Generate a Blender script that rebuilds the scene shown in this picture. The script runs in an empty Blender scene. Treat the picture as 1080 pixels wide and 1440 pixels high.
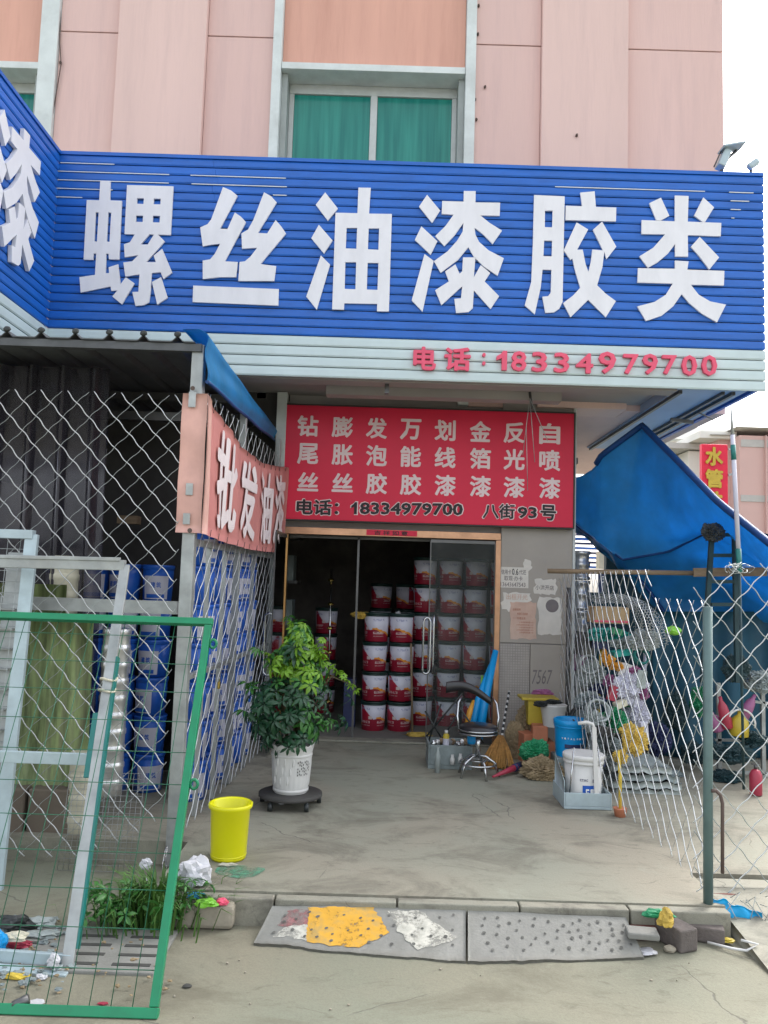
import bpy, bmesh, math, random
from mathutils import Matrix, Vector, noise
random.seed(7)
sc = bpy.context.scene
COL = sc.collection
# ---------------------------------------------------------------- camera
F, PI = 1120.0, math.pi
PT, RL, EYE = math.radians(5.0), math.radians(1.8), 1.5
cR, sR, cP, sP = math.cos(RL), math.sin(RL), math.cos(PT), math.sin(PT)
cd = bpy.data.cameras.new('camera'); cam = bpy.data.objects.new('camera', cd); COL.objects.link(cam)
cd.sensor_fit = 'HORIZONTAL'; cd.sensor_width = 36; cd.lens = 36*F/1080; cd.clip_start = .05; cd.clip_end = 600
cam.matrix_world = Matrix(((cR, -sR, 0, 0), (-sR*sP, -cR*sP, -cP, 0), (sR*cP, cR*cP, -sP, EYE), (0, 0, 0, 1)))
sc.camera = cam
# ---------------------------------------------------------------- sky and sun (overcast)
w = bpy.data.worlds.new('World'); sc.world = w; w.use_nodes = True
nt = w.node_tree; bg = nt.nodes['Background']
sky = nt.nodes.new('ShaderNodeTexSky'); sky.sky_type = 'NISHITA'; sky.sun_disc = False
SUN_EL, SUN_AZ = math.radians(48), math.radians(38)
sky.sun_elevation = SUN_EL; sky.sun_rotation = SUN_AZ; sky.air_density = 1.0; sky.dust_density = 4.0; sky.ozone_density = 1.0
hs = nt.nodes.new('ShaderNodeHueSaturation'); hs.inputs['Saturation'].default_value = .28; hs.inputs['Value'].default_value = 1.0
nt.links.new(sky.outputs[0], hs.inputs['Color']); nt.links.new(hs.outputs[0], bg.inputs[0]); bg.inputs[1].default_value = .15
sl = bpy.data.lights.new('sun', 'SUN'); sun = bpy.data.objects.new('sun', sl); COL.objects.link(sun)
sl.energy = .7; sl.angle = math.radians(30); sl.color = (1, .96, .9)
d = Vector((math.sin(SUN_AZ)*math.cos(SUN_EL), math.cos(SUN_AZ)*math.cos(SUN_EL), math.sin(SUN_EL)))
sun.rotation_euler = d.to_track_quat('Z', 'Y').to_euler()
sc.view_settings.view_transform = 'Standard'; sc.view_settings.look = 'None'; sc.view_settings.gamma = 1
sc.view_settings.use_curve_mapping = False; sc.view_settings.exposure = 1.95
sc.cycles.use_denoising = True; sc.cycles.max_bounces = 8; sc.cycles.transparent_max_bounces = 24
sc.cycles.sample_clamp_indirect = 6

def ray(px, py):
    u, v = (px-540)/F, (720-py)/F
    x, y = u*cR-v*sR, u*sR+v*cR
    return Vector((x, cP-y*sP, sP+y*cP))
def P(px, py, Y=None, Z=None, X=None):
    """the point of the place seen at a pixel, at depth Y, height Z or side distance X"""
    d = ray(px, py)
    t = Y/d.y if Y is not None else ((Z-EYE)/d.z if Z is not None else X/d.x)
    return Vector((d.x*t, d.y*t, EYE+d.z*t))

# ---------------------------------------------------------------- materials
MATS = {}
def M(name, col=(.5, .5, .5), rough=.6, metal=0, var=.18, scale=6, bump=0, bscale=60, dirt=0, dirtcol=(.06, .05, .04), stretch=(1, 1, 1), spec=.5, trans=0, dscale=2.2):
    if name in MATS: return MATS[name]
    m = bpy.data.materials.new(name); m.use_nodes = True; nt = m.node_tree; N = nt.nodes; L = nt.links
    b = N['Principled BSDF']; b.inputs['Roughness'].default_value = rough; b.inputs['Metallic'].default_value = metal
    b.inputs['Specular IOR Level'].default_value = spec
    tc = N.new('ShaderNodeTexCoord'); mp = N.new('ShaderNodeMapping'); mp.inputs['Scale'].default_value = stretch
    L.new(tc.outputs['Object'], mp.inputs['Vector'])
    no = N.new('ShaderNodeTexNoise'); no.inputs['Scale'].default_value = scale; no.inputs['Detail'].default_value = 6; no.inputs['Roughness'].default_value = .6
    L.new(mp.outputs[0], no.inputs['Vector'])
    cr = N.new('ShaderNodeValToRGB'); cr.color_ramp.elements[0].position = .3; cr.color_ramp.elements[1].position = .7
    cr.color_ramp.elements[0].color = tuple(c*(1-var) for c in col)+(1,); cr.color_ramp.elements[1].color = tuple(min(1, c*(1+var)) for c in col)+(1,)
    L.new(no.outputs['Fac'], cr.inputs[0]); out = cr.outputs[0]
    if dirt:
        n2 = N.new('ShaderNodeTexNoise'); n2.inputs['Scale'].default_value = dscale; n2.inputs['Detail'].default_value = 9; n2.inputs['Roughness'].default_value = .68
        L.new(mp.outputs[0], n2.inputs['Vector'])
        r2 = N.new('ShaderNodeValToRGB'); r2.color_ramp.elements[0].position = .48; r2.color_ramp.elements[1].position = .72
        r2.color_ramp.elements[0].color = (0, 0, 0, 1); r2.color_ramp.elements[1].color = (dirt,)*3+(1,)
        L.new(n2.outputs['Fac'], r2.inputs[0])
        mx = N.new('ShaderNodeMix'); mx.data_type = 'RGBA'; L.new(r2.outputs[0], mx.inputs[0]); L.new(out, mx.inputs[6]); mx.inputs[7].default_value = dirtcol+(1,)
        out = mx.outputs[2]
    L.new(out, b.inputs['Base Color'])
    if bump:
        n3 = N.new('ShaderNodeTexNoise'); n3.inputs['Scale'].default_value = bscale; n3.inputs['Detail'].default_value = 5
        L.new(mp.outputs[0], n3.inputs['Vector'])
        bp = N.new('ShaderNodeBump'); bp.inputs['Strength'].default_value = bump; bp.inputs['Distance'].default_value = .01
        L.new(n3.outputs['Fac'], bp.inputs['Height']); L.new(bp.outputs[0], b.inputs['Normal'])
    if trans:
        tr = N.new('ShaderNodeBsdfTranslucent'); L.new(out, tr.inputs['Color'])
        ms = N.new('ShaderNodeMixShader'); ms.inputs[0].default_value = trans
        L.new(b.outputs[0], ms.inputs[1]); L.new(tr.outputs[0], ms.inputs[2]); L.new(ms.outputs[0], N['Material Output'].inputs['Surface'])
    MATS[name] = m; return m
def glassy(name, tint, opacity, rough=.05, body=(.5, .5, .5), bodymix=.0, scale=3, stretch=(1, 1, 1)):
    """thin clear sheet: fresnel reflection over a tinted see-through body, with some dust"""
    m = bpy.data.materials.new(name); m.use_nodes = True; nt = m.node_tree; N = nt.nodes; L = nt.links
    N.remove(N['Principled BSDF'])
    t = N.new('ShaderNodeBsdfTransparent'); t.inputs[0].default_value = tint+(1,)
    g = N.new('ShaderNodeBsdfGlossy'); g.inputs['Roughness'].default_value = rough
    di = N.new('ShaderNodeBsdfDiffuse'); di.inputs[0].default_value = body+(1,)
    tc = N.new('ShaderNodeTexCoord'); mp = N.new('ShaderNodeMapping'); mp.inputs['Scale'].default_value = stretch; L.new(tc.outputs['Object'], mp.inputs[0])
    no = N.new('ShaderNodeTexNoise'); no.inputs['Scale'].default_value = scale; no.inputs['Detail'].default_value = 6; L.new(mp.outputs[0], no.inputs['Vector'])
    mr = N.new('ShaderNodeMapRange'); mr.inputs['From Min'].default_value = .3; mr.inputs['From Max'].default_value = .75
    mr.inputs['To Min'].default_value = bodymix*.5; mr.inputs['To Max'].default_value = min(1, bodymix*1.5); L.new(no.outputs['Fac'], mr.inputs[0])
    a = N.new('ShaderNodeMixShader'); L.new(mr.outputs[0], a.inputs[0]); L.new(t.outputs[0], a.inputs[1]); L.new(di.outputs[0], a.inputs[2])
    lw = N.new('ShaderNodeLayerWeight'); lw.inputs[0].default_value = opacity
    s = N.new('ShaderNodeMixShader'); L.new(lw.outputs['Fresnel'], s.inputs[0]); L.new(a.outputs[0], s.inputs[1]); L.new(g.outputs[0], s.inputs[2])
    L.new(s.outputs[0], N['Material Output'].inputs['Surface']); MATS[name] = m; return m

# ---------------------------------------------------------------- mesh builder
class MB:
    def __init__(s): s.v = []; s.f = []; s.sm = []
    def add(s, vs, fs, smooth=False):
        n = len(s.v); s.v += [Vector(v) for v in vs]; s.f += [tuple(i+n for i in f) for f in fs]; s.sm += [smooth]*len(fs); return s
    def box(s, x0, x1, y0, y1, z0, z1, rot=0, tilt=None):
        c = Vector(((x0+x1)/2, (y0+y1)/2, (z0+z1)/2)); R = Matrix.Rotation(rot, 3, 'Z')
        if tilt is not None: R = R @ tilt
        vs = [c + R @ (Vector((x, y, z))-c) for x in (x0, x1) for y in (y0, y1) for z in (z0, z1)]
        return s.add(vs, [(0, 1, 3, 2), (4, 6, 7, 5), (0, 4, 5, 1), (2, 3, 7, 6), (0, 2, 6, 4), (1, 5, 7, 3)])
    def bar(s, a, b, wdt, hgt, up=(0, 0, 1)):
        a, b = Vector(a), Vector(b); d = (b-a).normalized(); u = Vector(up)
        if abs(d.dot(u)) > .95: u = Vector((0, 1, 0))
        x = d.cross(u).normalized(); z = x.cross(d).normalized()
        vs = [p + x*i*wdt/2 + z*j*hgt/2 for p in (a, b) for i, j in ((-1, -1), (1, -1), (1, 1), (-1, 1))]
        return s.add(vs, [(3, 2, 1, 0), (4, 5, 6, 7), (0, 1, 5, 4), (1, 2, 6, 5), (2, 3, 7, 6), (3, 0, 4, 7)])
    def tube(s, pts, r, n=6, closed=False, smooth=True):
        pts = [Vector(p) for p in pts]; m = len(pts); vs = []; ref = Vector((.31, .57, .76))
        for i, p in enumerate(pts):
            if closed: d = pts[(i+1) % m]-pts[i-1]
            else: d = pts[min(i+1, m-1)]-pts[max(i-1, 0)]
            d.normalize()
            if i == 0:
                x = d.cross(ref if abs(d.dot(ref)) < .95 else Vector((0, 0, 1))).normalized()
            else:
                x = (x - d*x.dot(d)).normalized()
            y = d.cross(x); rr = r[i] if isinstance(r, (list, tuple)) else r
            for k in range(n):
                a = 2*PI*k/n; vs.append(p + (x*math.cos(a)+y*math.sin(a))*rr)
        fs = []
        for i in range(m if closed else m-1):
            for k in range(n):
                j = (i+1) % m; fs.append((i*n+k, i*n+(k+1) % n, j*n+(k+1) % n, j*n+k))
        s.add(vs, fs, smooth)
        if not closed: s.f += [tuple(len(s.v)-m*n+k for k in range(n))[::-1], tuple(len(s.v)-n+k for k in range(n))]; s.sm += [False]*2
        return s
    def lathe(s, prof, c=(0, 0, 0), n=20, wob=None, sx=1, sy=1, cap=True):
        c = Vector(c); vs = []
        for i, (r, z) in enumerate(prof):
            for k in range(n):
                a = 2*PI*k/n; rr = r; zz = z
                if wob: rr, zz = wob(r, z, a, i)
                vs.append(c+Vector((math.cos(a)*rr*sx, math.sin(a)*rr*sy, zz)))
        fs = [(i*n+k, i*n+(k+1) % n, (i+1)*n+(k+1) % n, (i+1)*n+k) for i in range(len(prof)-1) for k in range(n)]
        s.add(vs, fs, True)
        if cap:
            b = len(s.v)-len(vs); s.f += [tuple(b+k for k in range(n))[::-1], tuple(b+len(vs)-n+k for k in range(n))]; s.sm += [False]*2
        return s
    def grid(s, fn, nu, nv, thick=None, smooth=True):
        pts = [[Vector(fn(i/nu, j/nv)) for j in range(nv+1)] for i in range(nu+1)]
        q = lambda i, j: i*(nv+1)+j
        vs = [p for r in pts for p in r]; fs = [(q(i, j), q(i+1, j), q(i+1, j+1), q(i, j+1)) for i in range(nu) for j in range(nv)]
        if thick:
            t = Vector(thick); n = len(vs); vs = vs+[v+t for v in vs]
            fs = fs+[tuple(k+n for k in f[::-1]) for f in fs]
            rim = [q(i, 0) for i in range(nu+1)]+[q(nu, j) for j in range(1, nv+1)]+[q(i, nv) for i in range(nu-1, -1, -1)]+[q(0, j) for j in range(nv-1, 0, -1)]
            fs += [(rim[k], rim[(k+1) % len(rim)], rim[(k+1) % len(rim)]+n, rim[k]+n) for k in range(len(rim))]
        return s.add(vs, fs, smooth)
    def prism(s, poly, h, mat4):
        """polygon (x, y) lifted by h along z, then moved by mat4"""
        n = len(poly)
        vs = [mat4 @ Vector((x, y, z)) for z in (0, h) for x, y in poly]
        return s.add(vs, [tuple(range(n))[::-1], tuple(range(n, 2*n))]+[(k, (k+1) % n, n+(k+1) % n, n+k) for k in range(n)])
    def blob(s, c, r, amp=.25, seed=0, sub=3, freq=2.2, floor=None):
        bm = bmesh.new(); bmesh.ops.create_icosphere(bm, subdivisions=sub, radius=1); vs = []
        for v in bm.verts:
            p = v.co.copy(); k = 1+amp*.9*noise.noise(p*freq*.7+Vector((seed, 0, 0)))+amp*.7*abs(noise.noise(p*freq*1.8+Vector((0, seed, 0))))+amp*.45*abs(noise.noise(p*freq*4.2+Vector((0, seed, 3))))-amp*.8*abs(noise.noise(p*freq*3.1+Vector((seed, 7, 3))))-amp*.5*abs(noise.noise(p*freq*7+Vector((seed, 2, 8))))
            q = Vector((p.x*r[0]*k, p.y*r[1]*k, p.z*r[2]*k))+Vector(c)
            if floor is not None and q.z < floor: q.z = floor
            vs.append(q)
        fs = [tuple(v.index for v in f.verts) for f in bm.faces]; bm.free(); return s.add(vs, fs, False)
BASE = {}
def link(o, parent, label=None, cat=None, group=None, kind=None):
    COL.objects.link(o)
    if parent: o.parent = parent
    if label: o['label'] = label
    if cat: o['category'] = cat
    if group: o['group'] = group
    if kind: o['kind'] = kind
    return o
def mesh_of(name, mb, mat, base=Vector()):
    me = bpy.data.meshes.new(name); me.from_pydata([tuple(v-base) for v in mb.v], [], mb.f); me.update()
    me.polygons.foreach_set('use_smooth', mb.sm)
    if mat: me.materials.append(MATS[mat] if isinstance(mat, str) else mat)
    return me
def root_of(o):
    while o.parent: o = o.parent
    return o
def thing(name, label, cat, loc=(0, 0, 0), group=None):
    o = bpy.data.objects.new(name, None); o.location = loc; o.empty_display_size = .1; BASE[o] = Vector(loc)
    return link(o, None, label, cat, group)
def part(name, mb, mat, parent, label=None, kind=None, bevel=0):
    """a mesh in world coordinates, hung under its thing"""
    base = BASE[root_of(parent)]
    o = bpy.data.objects.new(name, mesh_of(name, mb, mat, base)); link(o, parent, label, None, None, kind)
    if bevel: bev(o, bevel)
    return o
def bev(o, wdt, seg=2):
    b = o.modifiers.new('bevel', 'BEVEL'); b.width = wdt; b.segments = seg; b.limit_method = 'ANGLE'; b.angle_limit = math.radians(40)
def solo(name, mb, mat, label, cat, group=None, kind=None, bevel=0, loc=None):
    """a thing that is one mesh; its origin goes to the foot of its bounds"""
    if loc is None:
        xs = [v.x for v in mb.v]; ys = [v.y for v in mb.v]; zs = [v.z for v in mb.v]
        loc = Vector(((min(xs)+max(xs))/2, (min(ys)+max(ys))/2, min(zs)))
    loc = Vector(loc); o = bpy.data.objects.new(name, mesh_of(name, mb, mat, loc)); o.location = loc; BASE[o] = loc
    link(o, None, label, cat, group, kind)
    if bevel: bev(o, bevel)
    return o
def struct(name, mb, mat, parent=None, bevel=0):
    o = solo(name, mb, mat, None, None, None, 'structure', bevel); return o
def copy_tree(o, parent=None, loc=None, label=None, rz=None):
    c = o.copy(); COL.objects.link(c); c.parent = parent
    if loc is not None: c.location = loc
    if rz is not None: c.rotation_euler.z = rz
    if label: c['label'] = label
    for ch in list(o.children): copy_tree(ch, c)
    return c
def L3(a, b, t): return Vector(a)*(1-t)+Vector(b)*t
# ---------------------------------------------------------------- lettering
TX = {}
def glyph(s, bold=.0):
    """outline of a string as front faces and sides, 1 unit deep later; returns verts, faces normalised to its own box"""
    k = (s, bold)
    if k in TX: return TX[k]
    c = bpy.data.curves.new('t', 'FONT'); c.body = s; c.extrude = .5; c.resolution_u = 2
    o = bpy.data.objects.new('t', c); COL.objects.link(o)
    me = bpy.data.meshes.new_from_object(o.evaluated_get(bpy.context.evaluated_depsgraph_get()))
    vs = [v.co.copy() for v in me.vertices]; fs = [tuple(p.vertices) for p in me.polygons]
    bpy.data.objects.remove(o); bpy.data.curves.remove(c); bpy.data.meshes.remove(me)
    if bold:
        V, Fc = [], []
        for q, (dx, dy) in enumerate(((0, 0), (1, 0), (-1, 0), (0, 1), (0, -1), (.7, .7), (-.7, .7), (.7, -.7), (-.7, -.7))):
            n = len(V); V += [Vector((v.x+dx*bold, v.y+dy*bold, v.z*(1-.012*q))) for v in vs]; Fc += [tuple(i+n for i in f) for f in fs]
        vs, fs = V, Fc
    x0, x1 = min(v.x for v in vs), max(v.x for v in vs); y0, y1 = min(v.y for v in vs), max(v.y for v in vs)
    r = ([Vector(((v.x-x0)/(x1-x0)-.5, (v.y-y0)/(y1-y0)-.5, v.z+.5)) for v in vs], fs); TX[k] = r; return r
ONE = ([Vector((x, y, z)) for z in (0, 1) for x, y in ((.5, .5), (.5, -.5), (.0, -.5), (.0, .12), (-.5, .0), (-.5, .2), (-.1, .34), (.12, .5))], [(0, 1, 2, 3, 6, 7)[::-1], (3, 4, 5, 6)[::-1], (8, 9, 10, 11, 14, 15), (11, 12, 13, 14)]+[(k, (k+1) % 8, 8+(k+1) % 8, 8+k) for k in range(8)])
def put(mb, s, c, wdt, hgt, depth, right=(1, 0, 0), up=(0, 0, 1), bold=.0, out=None):
    if s == '1':
        vs, fs = ONE
    else: vs, fs = glyph(s, bold)
    r, u = Vector(right), Vector(up); n = r.cross(u) if out is None else Vector(out); c = Vector(c)
    return mb.add([c+r*v.x*wdt+u*v.y*hgt+n*v.z*depth for v in vs], fs)
# ================================================================ materials used
M('pink_paint', (.68, .475, .435), .8, var=.06, scale=1.5, bump=.15, bscale=40, dirt=.5, dirtcol=(.47, .33, .32), stretch=(1.6, 1, .14), dscale=3)
M('pink_pilaster', (.70, .505, .46), .8, var=.05, scale=1.5, bump=.15, bscale=40, dirt=.45, dirtcol=(.5, .36, .34), stretch=(1.6, 1, .14), dscale=3)
M('orange_paint', (.65, .36, .28), .8, var=.07, scale=2, bump=.15, dirt=.4, dirtcol=(.42, .2, .15), stretch=(1.6, 1, .14), dscale=3)
M('white_trim', (.62, .67, .66), .7, var=.08, scale=5, dirt=.35, dirtcol=(.3, .3, .28), bump=.1)
M('reveal_grey', (.34, .37, .36), .8, var=.1)
M('window_alu', (.5, .53, .52), .45, var=.08, scale=10)
M('sign_blue', (.006, .11, .47), .42, var=.16, scale=2.5, dirt=.25, dirtcol=(.03, .12, .46), stretch=(1, 1, 4), spec=.5)
M('sign_white', (.50, .60, .61), .45, var=.06, scale=3, dirt=.12, dirtcol=(.35, .4, .4))
M('letter_white', (.72, .72, .76), .5, var=.05, scale=3, dirt=.25, dirtcol=(.55, .56, .6), stretch=(3, 1, 1))
M('letter_pink', (.72, .085, .16), .55, var=.08)
M('soffit_grey', (.33, .31, .30), .8, var=.08, scale=2, dirt=.2, dirtcol=(.2, .19, .19))
M('soffit_blue', (.33, .43, .6), .6, var=.08, scale=2)
M('red_panel', (.62, .012, .05), .5, var=.06, scale=2, spec=.4)
M('letter_pale', (.72, .58, .58), .6, var=.06)
M('black_print', (.012, .01, .012), .6, var=.2)
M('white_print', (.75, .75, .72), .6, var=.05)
M('tile_beige', (.32, .29, .255), .5, var=.06, scale=3, dirt=.4, dirtcol=(.24, .22, .19), bump=.05)
M('paper', (.6, .57, .52), .8, var=.12, scale=9, dirt=.3, dirtcol=(.42, .35, .3))
M('paper_pink', (.52, .36, .29), .8, var=.12, scale=9, dirt=.4, dirtcol=(.48, .42, .36))
M('copper_trim', (.46, .26, .16), .3, metal=.9, var=.25, scale=5, stretch=(1, 1, 1))
M('gold_trim', (.46, .26, .1), .3, metal=.85, var=.2)
M('steel', (.52, .53, .54), .25, metal=1, var=.12, scale=12)
M('dark_steel', (.12, .12, .12), .4, metal=.7, var=.2)
M('galvanised', (.34, .36, .355), .45, metal=.5, var=.2, scale=9, dirt=.4, dirtcol=(.3, .29, .26), dscale=5)
M('galv_blue', (.40, .49, .52), .45, metal=.3, var=.12, scale=9, dirt=.3, dirtcol=(.26, .3, .3), dscale=5)
M('wire', (.60, .62, .62), .35, metal=.55, var=.1, scale=30)
M('wire_dull_shade', (.38, .41, .40), .5, metal=.5, var=.2, scale=20)  # dull wire; on the fences, one direction's weaker light put into the colour
M('green_paint', (.0, .19, .08), .35, var=.12, scale=10, dirt=.2, dirtcol=(.02, .09, .05), dscale=6)
M('green_wire', (.01, .11, .055), .4, var=.1)
M('teal_paint', (.01, .15, .135), .4, var=.15)
M('post_teal', (.10, .16, .155), .5, metal=.2, var=.15, scale=6, dirt=.5, dirtcol=(.06, .08, .08))
M('pavement_concrete', (.26, .245, .195), .85, var=.2, scale=1.1, bump=.25, bscale=45, dirt=.8, dirtcol=(.125, .11, .088), dscale=1.5, stretch=(.8, 1.2, 1))
M('street_concrete', (.335, .32, .25), .88, var=.14, scale=.9, bump=.3, bscale=60, dirt=.75, dirtcol=(.20, .18, .14), dscale=1.1, stretch=(.7, 1.4, 1))
M('kerb_concrete', (.23, .22, .18), .85, var=.14, scale=4, bump=.4, bscale=50, dirt=.6, dirtcol=(.13, .12, .1), dscale=3)
M('ramp_concrete', (.21, .21, .19), .8, var=.14, scale=4, bump=.3, bscale=70, dirt=.6, dirtcol=(.14, .14, .12), dscale=5)
M('paint_yellow', (.56, .30, .025), .75, var=.12, scale=12, dirt=1, dirtcol=(.30, .23, .10), dscale=11)
M('paint_white', (.47, .46, .40), .8, var=.12, scale=12, dirt=.9, dirtcol=(.26, .26, .22), dscale=14)
M('paint_red', (.27, .11, .11), .8, var=.2, scale=8, dirt=1, dirtcol=(.22, .21, .19), dscale=12)
M('paint_green', (.08, .25, .16), .8, var=.2, scale=8, dirt=1, dirtcol=(.19, .2, .15), dscale=14)
M('hole_dark', (.05, .05, .045), .9)
M('ramp_hole', (.095, .095, .085), .9, var=.4, scale=40)
M('dark_teal', (.008, .035, .042), .6, var=.3)
M('brick_red', (.15, .05, .04), .9, var=.2, scale=14, bump=.5, dirt=.4, dirtcol=(.12, .1, .09))
M('brick_grey', (.13, .11, .10), .9, var=.2, scale=14, bump=.5, dirt=.5, dirtcol=(.1, .09, .08))
M('rock', (.30, .27, .21), .9, var=.2, scale=6, bump=.8, bscale=20, dirt=.6, dirtcol=(.15, .13, .1))
M('yellow_plastic', (.62, .60, .0), .35, var=.05, scale=4, dirt=.12, dirtcol=(.55, .5, .02))
M('white_plastic', (.60, .60, .58), .4, var=.04, scale=5, dirt=.12, dirtcol=(.5, .48, .44))
M('white_label', (.50, .50, .58), .5, var=.05)
M('blue_plastic', (.015, .10, .46), .35, var=.1)
M('light_blue_plastic', (.0, .27, .62), .4, var=.08)
M('dark_plastic', (.018, .022, .022), .4, var=.3)
M('black_leather', (.015, .015, .017), .3, var=.3)
M('green_lid', (.01, .035, .03), .4, var=.3)
M('tarp_blue', (.04, .31, .62), .42, var=.2, scale=2.5, bump=.5, bscale=7, trans=.5, dirt=.5, dirtcol=(.05, .25, .45), dscale=1.6)
M('tarp_hem', (.004, .05, .19), .5, var=.2, trans=.15)
M('tarp_shaded', (.004, .06, .10), .6, var=.3, scale=2, bump=.4, bscale=6)  # darkened copy of the tarpaulin blue, shade put into its colour
M('banner', (.60, .235, .215), .6, var=.07, scale=4, bump=.5, bscale=14, trans=.15, dirt=.2, dirtcol=(.6, .28, .24))
M('banner_hem', (.60, .345, .29), .6, var=.1, scale=6)
M('banner_text', (.72, .64, .64), .6, var=.05)
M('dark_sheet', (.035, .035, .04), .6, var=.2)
M('shed_roof', (.075, .08, .085), .5, var=.25, scale=8)
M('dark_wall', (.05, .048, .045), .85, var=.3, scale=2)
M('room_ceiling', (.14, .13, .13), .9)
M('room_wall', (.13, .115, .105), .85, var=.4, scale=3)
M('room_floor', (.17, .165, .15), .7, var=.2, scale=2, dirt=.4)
M('green_frp', (.24, .31, .13), .4, var=.75, scale=2.4, stretch=(7, 7, .9), dirt=.7, dirtcol=(.20, .17, .12), trans=.2)
M('brown_block', (.16, .13, .10), .85, var=.25, scale=4, dirt=.5)
M('cream', (.55, .52, .40), .5, var=.1, scale=4)
M('foil', (.6, .6, .6), .3, metal=.8, var=.15, scale=14)
M('cardboard', (.42, .29, .16), .8, var=.1)
M('wood', (.22, .16, .10), .8, var=.25, scale=5, stretch=(1, 8, 8))
M('straw', (.42, .22, .06), .8, var=.3, scale=30)
M('straw_yellow', (.55, .40, .05), .8, var=.3, scale=30)
M('orange_box', (.46, .17, .09), .7, var=.15)
M('green_bag', (.01, .22, .09), .5, var=.3, bump=.8, bscale=12)
M('sack', (.25, .19, .11), .9, var=.35, scale=7, bump=.8, bscale=14)
M('mesh_sack', (.52, .36, .07), .8, var=.4, scale=18, bump=.8, bscale=25)
M('clear_bag', (.30, .34, .33), .4, var=.25, scale=7, bump=.8, bscale=12)
M('white_bag', (.52, .52, .54), .5, var=.08, bump=.5, bscale=15)
M('grey_bag', (.20, .24, .24), .5, var=.35, scale=6, bump=.8, bscale=12)
M('teal_bag', (.02, .30, .26), .5, var=.3, bump=.8, bscale=12)
M('orange_thing', (.62, .29, .03), .5, var=.15)
M('lime_thing', (.16, .42, .03), .45, var=.1)
M('purple_thing', (.30, .10, .22), .5, var=.2)
M('red_thing', (.34, .03, .06), .4, var=.15)
M('yellow_thing', (.45, .34, .03), .45, var=.15)
M('cyan_bag', (.0, .33, .66), .4, var=.15, bump=.6, bscale=14)
M('navy', (.02, .03, .10), .5, var=.2)
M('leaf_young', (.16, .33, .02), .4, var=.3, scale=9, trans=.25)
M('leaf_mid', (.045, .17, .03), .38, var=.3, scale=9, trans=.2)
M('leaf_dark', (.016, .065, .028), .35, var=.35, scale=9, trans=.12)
M('stem', (.10, .08, .04), .8)
M('grass', (.07, .16, .03), .6, var=.4, scale=12, trans=.2)
M('brass', (.55, .40, .12), .25, metal=1, var=.1)
M('rust', (.10, .07, .06), .8, var=.3)
M('far_pink', (.55, .38, .35), .85, var=.05, scale=.6)
M('far_white', (.66, .66, .62), .85, var=.05, scale=.6)
M('far_cornice', (.42, .42, .40), .85, var=.06)
glassy('door_glass', (.93, .95, .94), .12, body=(.35, .37, .36), bodymix=.05)
glassy('clear_sheet', (.55, .55, .60), .3, rough=.16, body=(.12, .11, .14), bodymix=.16, scale=2, stretch=(8, 8, .5))
def window_glass():
    m = bpy.data.materials.new('window_glass'); m.use_nodes = True; N = m.node_tree.nodes; L = m.node_tree.links; b = N['Principled BSDF']
    b.inputs['Roughness'].default_value = .12; b.inputs['Specular IOR Level'].default_value = .35
    tc = N.new('ShaderNodeTexCoord'); mp = N.new('ShaderNodeMapping'); mp.inputs['Scale'].default_value = (9, 1, .4); L.new(tc.outputs['Object'], mp.inputs[0])
    no = N.new('ShaderNodeTexNoise'); no.inputs['Scale'].default_value = 2.2; no.inputs['Detail'].default_value = 3; L.new(mp.outputs[0], no.inputs['Vector'])
    cr = N.new('ShaderNodeValToRGB'); cr.color_ramp.elements[0].position = .35; cr.color_ramp.elements[1].position = .7
    cr.color_ramp.elements[0].color = (.01, .17, .15, 1); cr.color_ramp.elements[1].color = (.03, .27, .22, 1); L.new(no.outputs['Fac'], cr.inputs[0]); L.new(cr.outputs[0], b.inputs['Base Color'])
    MATS['window_glass'] = m
window_glass()
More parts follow.
